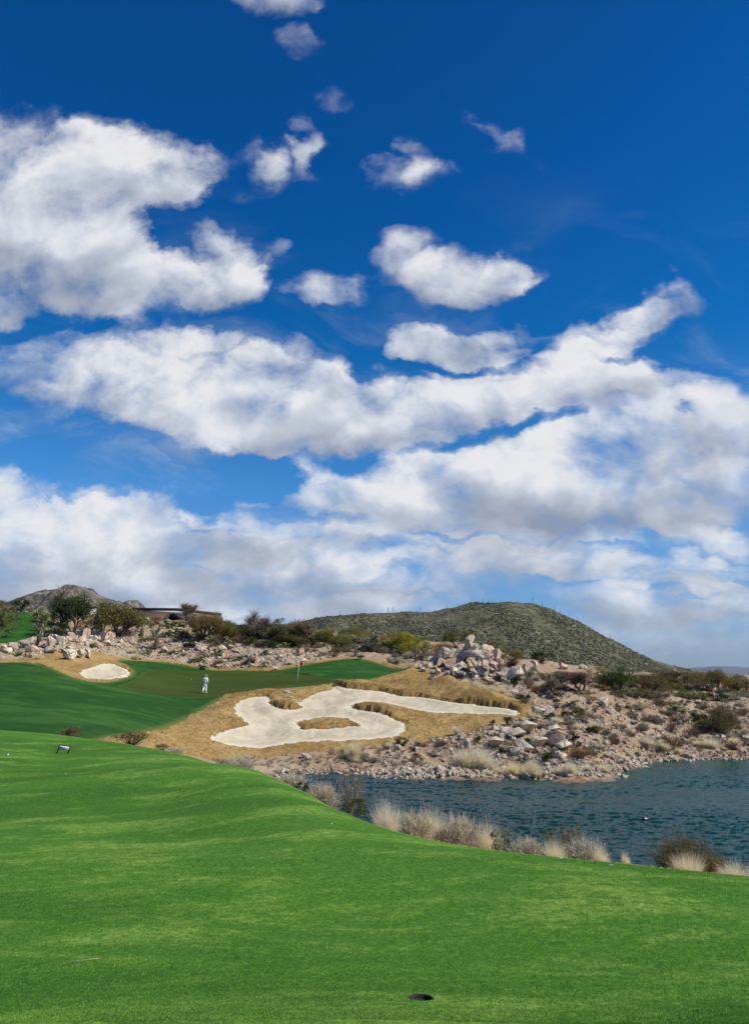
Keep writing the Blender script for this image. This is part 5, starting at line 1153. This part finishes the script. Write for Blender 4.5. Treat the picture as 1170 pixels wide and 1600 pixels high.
def part(name, G, mat, parent=None, smooth=False, **props):
    return link(name, G.mesh(name, smooth), M[mat], parent, **props)
def skin_part(name, joints, edges, mat, parent, sub=2):
    """one continuous surface grown over a skeleton: joints = [(x, y, z, rx[, ry])]"""
    me = bpy.data.meshes.new(name); me.from_pydata([j[:3] for j in joints], edges, []); o = bpy.data.objects.new(name, me); COL.objects.link(o)
    md = o.modifiers.new('skin', 'SKIN'); 
    for i, j in enumerate(joints):
        sv = me.skin_vertices[0].data[i]; sv.radius = (j[3], j[4] if len(j) > 4 else j[3]); sv.use_root = (i == 0)
    ss = o.modifiers.new('sub', 'SUBSURF'); ss.levels = ss.render_levels = sub
    dg = bpy.context.evaluated_depsgraph_get(); m2 = bpy.data.meshes.new_from_object(o.evaluated_get(dg)); m2.name = name
    o.modifiers.clear(); o.data = m2; m2.materials.append(M[mat]); m2.shade_smooth(); o.parent = parent; return o

# golfer in white, seen from behind, walking away
gx, gy, gzz = ghit(320, 1083)
P_ = root('person', 'person in white shirt and trousers walking away across the putting green', 'person', (gx, gy, gzz), R(-14)); P_.scale = (1.0, 1.0, 1.0)
body = [(0,0,.98,.15,.11),(0,.01,1.12,.135,.10),(.01,.02,1.28,.16,.11),(.02,.04,1.43,.15,.10),(.02,.06,1.54,.055,.055),(.02,.09,1.62,.06,.065),(.02,.10,1.70,.085,.10),(.02,.11,1.77,.07,.08),
 (.19,.04,1.42,.065),(.25,.0,1.17,.045),(.24,.06,.96,.036),(.235,.09,.90,.03),
 (-.17,.04,1.42,.065),(-.24,.03,1.17,.045),(-.25,.10,.95,.036),(-.25,.13,.89,.03),
 (.085,-.0,.92,.095),(.085,.10,.50,.062),(.08,.06,.10,.045),(.08,.10,.05,.045),(.08,.25,.035,.035),
 (-.085,-.0,.92,.095),(-.10,-.02,.52,.062),(-.10,-.24,.18,.045),(-.10,-.26,.11,.042),(-.10,-.14,.03,.034)]
be = [(0,1),(1,2),(2,3),(3,4),(4,5),(5,6),(6,7),(3,8),(8,9),(9,10),(10,11),(3,12),(12,13),(13,14),(14,15),(0,16),(16,17),(17,18),(18,19),(19,20),(0,21),(21,22),(22,23),(23,24),(24,25)]
skin_part('body', body, be, 'skin', P_)
skin_part('shirt', [(0,0,.96,.178,.13),(0,.01,1.12,.16,.125),(.01,.02,1.28,.185,.135),(.02,.04,1.45,.165,.115),(.02,.055,1.52,.075,.07),(.20,.04,1.43,.085),(.262,.0,1.17,.064),(.252,.05,1.0,.052),(-.18,.04,1.43,.085),(-.252,.03,1.17,.064),(-.258,.09,.99,.052)], [(0,1),(1,2),(2,3),(3,4),(3,5),(5,6),(6,7),(3,8),(8,9),(9,10)], 'white_cloth', P_)
skin_part('trousers', [(0,0,1.0,.155,.12),(0,-.0,.92,.165,.13),(.09,.0,.86,.115),(.09,.10,.50,.088),(.085,.07,.12,.078),(-.09,.0,.86,.115),(-.10,-.02,.52,.088),(-.10,-.235,.20,.078)], [(0,1),(1,2),(2,3),(3,4),(1,5),(5,6),(6,7)], 'white_cloth', P_)
for s, (x, y, z, pit) in ((1, (.08, .16, .05, 0)), (-1, (-.10, -.20, .09, .7))):
    G = Geo(); v, t = ico(2); v = v * np.array([.052, .145, .048]); v = v @ np.array(Matrix.Rotation(-pit, 3, 'X')).T + np.array([x, y, z]); G.add(v, t); part('shoe', G, 'white_paint', P_, True)
G = Geo(); v, t = ico(2); v = v * np.array([.098, .112, .075]); v[:, 2] = np.maximum(v[:, 2], -.015); G.add(v + np.array([.02, .10, 1.735]), t); boxg(G, (.02, .225, 1.725), (.13, .10, .012)); part('cap', G, 'grey_cloth', P_, True)
G = Geo(); v, t = ico(2); G.add(v * np.array([.082, .085, .06]) + np.array([.02, .07, 1.665]), t); part('hair', G, 'grey_hair', P_, True)
for s in (1, -1):      # palm with four curled fingers and a thumb
    hx = .235 * s if s > 0 else -.25; hy = .10 if s > 0 else .14; hz_ = .875 if s > 0 else .865
    G = Geo(); v, t = ico(1); G.add(v * np.array([.022, .038, .045]) + np.array([hx, hy, hz_]), t)
    for k in range(4):
        yy0 = hy - .03 + k * .02; L = (.055, .065, .062, .048)[k]; tube(G, [[hx, yy0, hz_ - .035], [hx - s * .008, yy0 + .004, hz_ - .035 - L * .55], [hx - s * .028, yy0 + .006, hz_ - .035 - L * .85]], [.0095, .009, .007], 6)
    tube(G, [[hx - s * .005, hy + .035, hz_ + .01], [hx - s * .02, hy + .055, hz_ - .02], [hx - s * .03, hy + .05, hz_ - .045]], [.011, .010, .008], 6)
    part('hand', G, 'skin', P_, True)
G = Geo(); hxw = Vector((-.25, .14, .84)); cz_, sz_ = math.cos(R(-14)), math.sin(R(-14))
pc = root('golf_club', 'dark putter carried in the left hand of the person in white', 'golf club', (gx + hxw.x * cz_ - hxw.y * sz_, gy + hxw.x * sz_ + hxw.y * cz_, gzz + .84), R(-14))
tube(G, [[.0, .05, .12], [.0, .0, -.02], [-.01, -.03, -.12]], .017, 8); part('grip', G, 'dark_rubber', pc, True)
G = Geo(); tube(G, [[-.01, -.03, -.12], [-.035, -.20, -.70]], .007, 8); part('shaft', G, 'dark_rubber', pc, True)
G = Geo(); boxg(G, (-.06, -.21, -.715), (.11, .03, .03)); part('club_head', G, 'dark_rubber', pc)

# flagstick
fx, fy, fz = ghit(464, 1068); FS = root('flagstick', 'white flagstick with small red flag leaning on the far green', 'flagstick', (fx, fy, fz), 0)
top_y = 1035; Hf = (1068 - 1034) * fy / F / 1.06; lean = 3.2 / 34 * Hf
G = Geo(); tube(G, [[0, 0, -.02], [lean * .5, 0, Hf * .5], [lean, 0, Hf]], [.026, .022, .018], 10); part('pole', G, 'white_paint', FS, True)
G = Geo(); tube(G, [[0, 0, .002], [0, 0, .03]], [.062, .062], 16); part('cup_collar', G, 'black_paint', FS)
G = Geo(); nx, nz = 10, 6; vv_ = []; tt = []
for i in range(nx + 1):
    for j in range(nz + 1): vv_.append((lean * .985 + i / nx * .36, math.sin(i / nx * 5) * .045, Hf - .02 - j / nz * .36 - .02 * math.sin(i / nx * 3)))
for i in range(nx):
    for j in range(nz):
        a = i * (nz + 1) + j; tt += [(a, a + 1, a + nz + 2), (a, a + nz + 2, a + nz + 1)]
vv2 = [(x, y + .006, z) for x, y, z in vv_]; G.add(vv_, tt); G.add(vv2, [(c, b, a) for a, b, c in tt]); part('flag', G, 'flag_red', FS, True)

# NO CARTS sign on the lawn
y_ = 23.0; a, b, c = ray(98, 1177); sx_, sy_ = a / b * y_, y_; sz0 = gz(sx_, sy_)
SG = root('lawn_sign', 'small white board lettered NO CARTS on two black legs on the lawn', 'sign', (sx_, sy_, sz0), R(4)); SG.rotation_euler = (R(-14), R(11), R(4))
for s in (-1, 1):
    G = Geo(); boxg(G, (s * .155, 0, .085), (.034, .026, .25)); part('leg', G, 'black_paint', SG)
G = Geo(); boxg(G, (0, 0, .222), (.345, .018, .026)); boxg(G, (0, 0, .122), (.345, .018, .020)); part('frame', G, 'black_paint', SG)
G = Geo(); boxg(G, (0, -.004, .170), (.286, .012, .082)); bd = part('board', G, 'white_paint', SG)
cu = bpy.data.curves.new('lettering', 'FONT'); cu.body = 'NO CARTS'; cu.size = .052; cu.align_x = 'CENTER'; cu.align_y = 'CENTER'; cu.extrude = .001; cu.offset = .0006
lt = bpy.data.objects.new('lettering', cu); COL.objects.link(lt); dg = bpy.context.evaluated_depsgraph_get(); lm = bpy.data.meshes.new_from_object(lt.evaluated_get(dg)); bpy.data.objects.remove(lt)
lt = link('lettering', lm, M['black_paint'], bd); lt.location = (0, -.0125, .170); lt.rotation_euler = (math.pi / 2, 0, 0)

# cup sunk in the near lawn
cx_, cy_ = CUP; cz0 = gz(cx_, cy_)
CP_ = root('golf_hole', 'dark round cup sunk in the close foreground lawn', 'golf hole', (cx_, cy_, cz0), 0)
G = Geo(); th = np.linspace(0, 2 * math.pi, 48, endpoint=False); ri, ro = .0535, .060
def ring(r_, z): return np.stack([np.cos(th) * r_, np.sin(th) * r_, np.full(48, z)], 1)
def loft(G, rings):
    V_ = np.concatenate(rings); T_ = []
    for k in range(len(rings) - 1):
        for j in range(48):
            p, q = k * 48 + j, k * 48 + (j + 1) % 48; T_ += [(p, q, q + 48), (p, q + 48, p + 48)]
    G.add(V_, T_)
loft(G, [ring(.066, -.012), ring(.0585, -.0035), ring(.055, -.006), ring(.0545, -.030)]); part('soil_rim', G, 'soil_dark', CP_, True)
G = Geo(); loft(G, [ring(.0545, -.022), ring(.052, -.022), ring(.052, -.062), ring(.045, -.064), ring(.018, -.058), ring(.001, -.058)]); part('liner', G, 'cup_green', CP_, True)
G = Geo(); loft(G, [ring(.017, -.058), ring(.015, -.040), ring(.001, -.038)]); boxg(G, (0, .034, -.054), (.012, .03, .012)); boxg(G, (.03, -.017, -.054), (.03, .012, .012), .5); boxg(G, (-.03, -.017, -.054), (.03, .012, .012), -.5); part('flag_socket', G, 'steel', CP_)

# balls, tee, twigs
def ball(x, y, label, rad=.0214):
    v, t = ico(3); v = v * rad * (1 - .03 * (vnoise(v[:, 0] * 9, v[:, 1] * 9 + v[:, 2] * 5, 4)[:, None] > .1)); G = Geo(); G.add(v, t); o = part('golf_ball', G, 'ball_white', None, True); o.location = (x, y, gz(x, y) + rad * .85)
    o['label'] = label; o['category'] = 'golf ball'; o['group'] = 'golf balls lying about'
def lawn_at(px, py):
    return hit(px, py, 3.0, 40)
x, y = lawn_at(13, 1181); ball(x, y, 'white ball on the lawn left of the small white sign', .024)
x, y = hit(299, 1061.5); ball(x, y, 'white ball on the putting green left of the walking person', .035)
x, y = hit(428, 1055); ball(x, y, 'white ball on the putting green left of the flagstick', .026)
for px, py, lab in [(102,1210,'white tee lying on the lawn below the small white sign'),(516,1287,'white tee lying on the lawn below the left tip of the lake'),(874,1338,'white tee near the lawn edge below the spiky grey shrub'),(958,1348,'white tee on the lawn below the tiny lone straw tuft')]:
    x, y = lawn_at(px, py); G = Geo(); tube(G, [[0, 0, .003], [.02, 0, .003], [.036, 0, .003], [.040, 0, .003]], [.0015, .002, .003, .006], 8); o = part('golf_tee', G, 'white_paint', None, True); o.location = (x, y, gz(x, y) + .004); o.rotation_euler = (0, 0, px); o['label'] = lab; o['category'] = 'golf tee'; o['group'] = 'tees lying on the lawn'
for px, py, L, ang, lab in [(130,1504,.16,.06,'thin pale dry twig lying on the lawn at lower left')]:
    x, y = lawn_at(px, py); G = Geo(); tube(G, [[-L / 2, 0, .008], [0, .006, .012], [L / 2, .012, .016]], [.0008, .0012, .0009], 6); o = part('fallen_twig', G, 'twig_pale'); o.location = (x, y, gz(x, y)); o.rotation_euler = (0, 0, ang); o['label'] = lab; o['category'] = 'twig'; o['group'] = 'dry stems on the lawn'

# duck on the lake
y_ = 6.4 / tan_below(1281); a, b, c = ray(1007, 1281); DK = root('duck', 'small dark and white duck floating on the lake', 'duck', (a / b * y_, y_, .02), R(25))
G = Geo(); v, t = ico(3); v = v * np.array([.17, .085, .065]); v[:, 2] += np.maximum(-v[:, 0] - .08, 0) * .9; G.add(v + np.array([0, 0, .03]), t)
tube(G, [[.12, 0, .05], [.155, 0, .10], [.165, 0, .145]], [.04, .03, .028], 8); v, t = ico(2); G.add(v * np.array([.042, .032, .034]) + np.array([.18, 0, .16]), t); part('body', G, 'feather_dark', DK, True)
for s in (1, -1):
    G = Geo(); v, t = ico(2); G.add(v * np.array([.09, .02, .035]) + np.array([-.01, s * .075, .045]), t); part('flank', G, 'feather_white', DK, True)
G = Geo(); tube(G, [[.21, 0, .155], [.26, 0, .148]], [.014, .008], 6); part('bill', G, 'bill', DK)

# stakes and steps
for px, py, h, col, lab in [(561,1029,9,'white_paint','white stake at the far end of the fairway'),(657,1046,8,'white_paint','white stake at the corner of the tan mound'),(924,1172,13,'steel','pale slim post on the slope above the lake'),(650,1044,5,'white_paint','short white stake left of the one at the tan mound')]:
    x, y, z = ghit(px, py); H = h * y / F / 1.06; G = Geo(); tube(G, [[0, 0, -.1], [0, 0, H]], .05, 8); o = part('marker_stake', G, col, None, True); o.location = (x, y, z); o['label'] = lab; o['category'] = 'stake'; o['group'] = 'marker stakes'
ST = None; stx = [hit(px, py) for px, py in [(447,1083),(450,1087),(454,1091),(458,1095),(463,1099)]]
ST = root('bunker_steps', 'short flight of pale steps down the grass tongue into the bunker', 'steps', (stx[0][0], stx[0][1], gz(*stx[0])), 0)
for (x, y) in stx:
    G = Geo(); boxg(G, (x - stx[0][0], y - stx[0][1], gz(x, y) - gz(*stx[0]) + .02), (.62, .24, .10), .1); part('step', G, 'step_stone', ST)

# clubhouse and other buildings far behind the ridge
def at(px, py, Y):
    a, b, c = ray(px, py); return np.array([a / b * Y, Y, 6.4 + c / b * Y])
def slabq(G, p, th=.25):
    """a thick four-cornered sheet through points p (in order)"""
    p = np.array(p); n_ = unit(np.cross(p[1] - p[0], p[3] - p[0])) * th; v = np.vstack([p, p - n_])
    G.add(v, [(0,1,2),(0,2,3),(4,6,5),(4,7,6),(0,4,5),(0,5,1),(1,5,6),(1,6,2),(2,6,7),(2,7,3),(3,7,4),(3,4,0)])
CH = root('clubhouse', 'long low clubhouse with brown sloping roof and dark ridge on the ridge at left', 'building', tuple(at(270, 975, 140)), 0)
o0 = at(270, 975, 140)
e0, e1, r1, r0 = at(180, 968, 136), at(352, 975, 136), at(346, 961, 146), at(208, 952.5, 146)
G = Geo(); slabq(G, [e0 - o0, e1 - o0, r1 - o0, r0 - o0], .35); rf = part('roof', G, 'roof_brown', CH)
G = Geo(); tube(G, [r0 - o0 + [0, 0, .1], (r0 + r1) / 2 - o0 + [0, 0, .55], r1 - o0 + [0, 0, .1]], .28, 6); part('ridge_cap', G, 'roof_dark', rf)
G = Geo(); c0, c1 = e0 - o0, e1 - o0
boxg(G, ((c0[0] + c1[0]) / 2, 2.2, (c0[2] + c1[2]) / 2 - 1.9), (c1[0] - c0[0] - 1.2, 6.0, 3.0)); part('wall', G, 'wall_tan', CH)
for px in (205, 224, 318, 340):
    G = Geo(); q = at(px, 974, 136.6) - o0; boxg(G, (q[0], -1.0, q[2] - .5), (1.5, .3, 1.1)); part('window', G, 'glass_dark', CH)
G = Geo(); q = at(206, 966.5, 134) - o0; boxg(G, (q[0], q[1], q[2] - .15), (6.2, .3, .7)); part('parapet', G, 'wall_white', CH)
g0, g1, g2, g3 = at(253, 971, 131), at(262, 958.5, 133), at(270, 957.5, 133), at(292, 969, 131)
G = Geo()
for p, q in ((g0, g1), (g1, g2), (g2, g3)): slabq(G, [p - o0, q - o0, q - o0 + [0, 7, .3], p - o0 + [0, 7, .3]], .4)
part('porch_roof', G, 'roof_dark', CH)
G = Geo(); q = at(272, 972, 132) - o0; boxg(G, (q[0], q[1] + 3.0, q[2] - 1.0), (3.6, 4.0, 3.0)); part('porch', G, 'timber', CH)
o1 = at(358, 975, 150); CB = root('long_building', 'low building with dark flat roofline between feathery tree and mesquite', 'building', tuple(o1), 0)
a0, a1 = at(325, 970.5, 150) - o1, at(398, 975, 150) - o1
G = Geo(); slabq(G, [a0 + [0, -1, -.5], a1 + [0, -1, -.5], a1 + [0, 6, 0], a0 + [0, 6, 0]], .4); part('roof', G, 'roof_dark', CB)
G = Geo(); boxg(G, ((a0[0] + a1[0]) / 2, 3, -1.6), (a1[0] - a0[0] - .8, 6, 2.6)); part('wall', G, 'wall_tan', CB)
o2 = at(515, 990, 150); CC = root('small_house', 'small house with brown gabled roof right of the pinkish leafless tree', 'building', tuple(o2), 0)
G = Geo(); slabq(G, [at(498, 992, 148) - o2, at(531, 992, 148) - o2, at(526, 985, 151) - o2, at(505, 985, 151) - o2], .2); slabq(G, [at(531, 992, 154) - o2, at(498, 992, 154) - o2, at(505, 985, 151) - o2, at(526, 985, 151) - o2], .2); part('roof', G, 'roof_brown', CC)
G = Geo(); boxg(G, (0, 1, -1.5), (3.4, 4, 2.6)); part('wall', G, 'wall_tan', CC)
G = Geo(); boxg(G, (.6, -1.05, -1.3), (.9, .12, 1.0)); part('window', G, 'glass_dark', CC)
o3 = at(168, 950, 125); CD = root('timber_shelter', 'small brown timber shelter on pale posts behind the olive tree', 'shelter', tuple(o3), 0)
G = Geo(); boxg(G, (0, 0, .0), (1.6, 1.5, 1.3)); part('wall', G, 'timber', CD)
for s in (-1, 1):
    G = Geo(); tube(G, [[s * .95, -.6, -2.5], [s * .95, -.6, 1.05]], .09, 8); part('post', G, 'wall_tan', CD)
G = Geo(); boxg(G, (0, 0, .74), (2.1, 1.9, .14)); part('roof', G, 'roof_brown', CD)
o4 = at(140, 952, 180); CE = root('pale_building', 'pale building with blue glass far behind the dark tree', 'building', tuple(o4), 0)
G = Geo(); boxg(G, (0, 0, -.8), (3.0, 2, 2.2)); part('wall', G, 'wall_white', CE); G = Geo(); boxg(G, (-.4, -1.05, .0), (1.6, .1, .8)); part('window', G, 'panel_blue', CE)
G = Geo(); boxg(G, (0, 0, .36), (3.3, 2.3, .12)); part('roof', G, 'roof_dark', CE)
# stone retaining walls
for pa, pb, Y, h, lab in [((553,1003),(607,1006),122,1.15,'long grey-brown stone wall behind the end of the fairway'),((508,998),(526,999),122,1.1,'short pinkish stone wall right of the leafless tree')]:
    A, B = at(*pa, Y), at(*pb, Y); mid = (A + B) / 2; G = Geo(); L = B[0] - A[0]; k = int(L / .45)
    for i in range(k):
        for j in range(3): boxg(G, (-L / 2 + (i + .5 + (j % 2) * .3) * L / k, prng.uniform(-.03, .03), -h + (j + .5) * h / 3 + (B[2] - A[2]) * (i / k - .5)), (L / k * .97, .45, h / 3 * .96))
    boxg(G, (0, .05, -h / 2 - .35), (L, .35, h * 1.5)); o = part('stone_wall', G, 'stone_wall'); o.location = mid; o['label'] = lab; o['category'] = 'wall'

# ------------------------------------------------------------------ blades of the near lawn: stuff
G = Geo(); r = np.random.default_rng(5); nb = 150000
yb = 3.15 + (r.uniform(0, 1, nb) ** 1.7) * 5.2; xb = r.uniform(-.52, .52, nb) * yb
kp = (xb - CUP[0]) ** 2 + (yb - CUP[1]) ** 2 > .062 ** 2; xb, yb = xb[kp], yb[kp]; nb = len(xb)
base = np.stack([xb, yb, zground(xb, yb) - .002], 1); d_ = hemi(r, nb, .95); d_ = unit(d_); L = r.uniform(.005, .011, nb) * (1 + (yb - 3) * .12); sd_ = unit(np.cross(d_, r.normal(size=(nb, 3)))) * (.0013 * (1 + (yb - 3.) * .18))[:, None]
V_ = np.stack([base - sd_, base + sd_, base + d_ * L[:, None]], 1).reshape(-1, 3); G.add(V_, np.arange(nb * 3).reshape(-1, 3))
m, n = new_mat('grass blades'); p = obj_coords(n); geo = n.n.new('ShaderNodeNewGeometry'); rnd = geo.outputs['Random Per Island']
med = n.noise(n.v('MULTIPLY', p, (0.55, 1, 1)), 1.1, 6, .65, .6)
c = n.mix(n.ramp(med, .42, .62), n.mix(rnd, (0.028, 0.13, 0.010), (0.085, 0.28, 0.02)), n.mix(rnd, (0.07, 0.24, 0.02), (0.24, 0.38, 0.06)))
c = n.mix(.35, c, (0.10, 0.25, 0.03)); c = n.mix(n.m('GREATER_THAN', rnd, .995), c, (0.45, 0.42, 0.22)); finish(n, c, .6, spec=.15); M['grass_blades'] = m
link('grass_blades', G.mesh('grass_blades'), m, kind='stuff', label='short green grass blades of the foreground lawn')

# ------------------------------------------------------------------ a label of its own for every placed thing
LM = [(320,1070,'the walking person'),(465,1050,'the flagstick'),(165,1048,'the small round bunker'),(500,1130,'the large bunker'),(735,1010,'the boulder pile top'),(690,1060,'the boulder pile foot'),(800,1050,'the big split slab'),
 (116,970,'the large dark tree'),(120,1020,'the left outcrop'),(30,1015,'the left edge agave'),(186,985,'the wide olive tree'),(270,965,'the clubhouse porch'),(318,985,'the feathery orange tree'),(400,985,'the leafless mesquite'),(476,990,'the pinkish leafless tree'),
 (583,1005,'the tall green cholla'),(632,1005,'the broad yellow-green tree'),(683,1014,'the orange-brown bush'),(863,1070,'the two leafless trees'),(966,1070,'the large green tree'),(948,1064,'the cracked slab'),(1130,1120,'the large round bush'),(1053,1160,'the rusty red shrub'),
 (844,1112,'the biggest slope boulder'),(790,1150,'the twin shore slabs'),(875,1160,'the pinkish shore slab'),(924,1165,'the slim pale post'),(740,1200,'the widest straw clump'),(554,1175,'the upright straw plume'),(628,1160,'the shrub under the bunker'),
 (895,1212,'the lake corner'),(960,1195,'the bend of the shore'),(1110,1072,'the yellowish square boulder'),(1153,1060,'the right skyline saguaro'),(1080,1180,'the right shoreline'),(243,1000,'the leaning cholla'),(222,990,'the small saguaro'),(820,1108,'the tan turf tip'),(760,941,'the big hill summit'),(500,965,'the hill left shoulder'),(1000,1020,'the hill right flank')]
ORD = ['', 'second', 'third', 'fourth', 'fifth', 'sixth', 'seventh', 'eighth', 'ninth', 'tenth', 'eleventh', 'twelfth', 'thirteenth', 'fourteenth', 'fifteenth', 'sixteenth', 'seventeenth', 'eighteenth', 'nineteenth', 'twentieth']
buckets = {}
for o, kind, px, py, hpx, lab in PLACED:
    if lab: o['label'] = lab; continue
    best = min(LM, key=lambda l: (l[0] - px) ** 2 + ((l[1] - py) * 1.6) ** 2); dx_, dy_ = px - best[0], py - best[1]
    if abs(dx_) > abs(dy_) * 1.1: rel = 'left of' if dx_ < 0 else 'right of'
    else: rel = 'above' if dy_ < 0 else 'below'
    size = ''
    if kind.endswith('rock'): size = 'large ' if hpx > 15 else ('medium ' if hpx > 8 else 'small ')
    elif hpx < 9: size = 'small '
    buckets.setdefault((size + ADJ[kind], rel, best[2]), []).append((px, o))
for (adj, rel, lm), L_ in buckets.items():
    L_.sort(key=lambda q: q[0])
    for i, (px, o) in enumerate(L_):
        t = '' if len(L_) == 1 else (' leftmost of these' if i == 0 else (' rightmost of these' if i == len(L_) - 1 else ' %s from left' % ORD[i]))
        o['label'] = (adj + ' ' + rel + ' ' + lm + (',' + t if t else ''))

# ------------------------------------------------------------------ the air: one closed box round the scene
G = Geo(); boxg(G, (0, 11500, 137.5), (110000, 25000, 285)); m = bpy.data.materials.new('air'); m.use_nodes = True; n = N(m.node_tree); n.n.clear()
pv = n.add('ShaderNodeVolumePrincipled', {'Color': (0.80, 0.88, 1.0), 'Density': 0.000014, 'Anisotropy': 0.3}); o_ = n.n.new('ShaderNodeOutputMaterial'); n.l.new(pv, o_.inputs[1])
link('haze', G.mesh('haze'), m, kind='stuff', label='thin blue air between the lake and the far range')
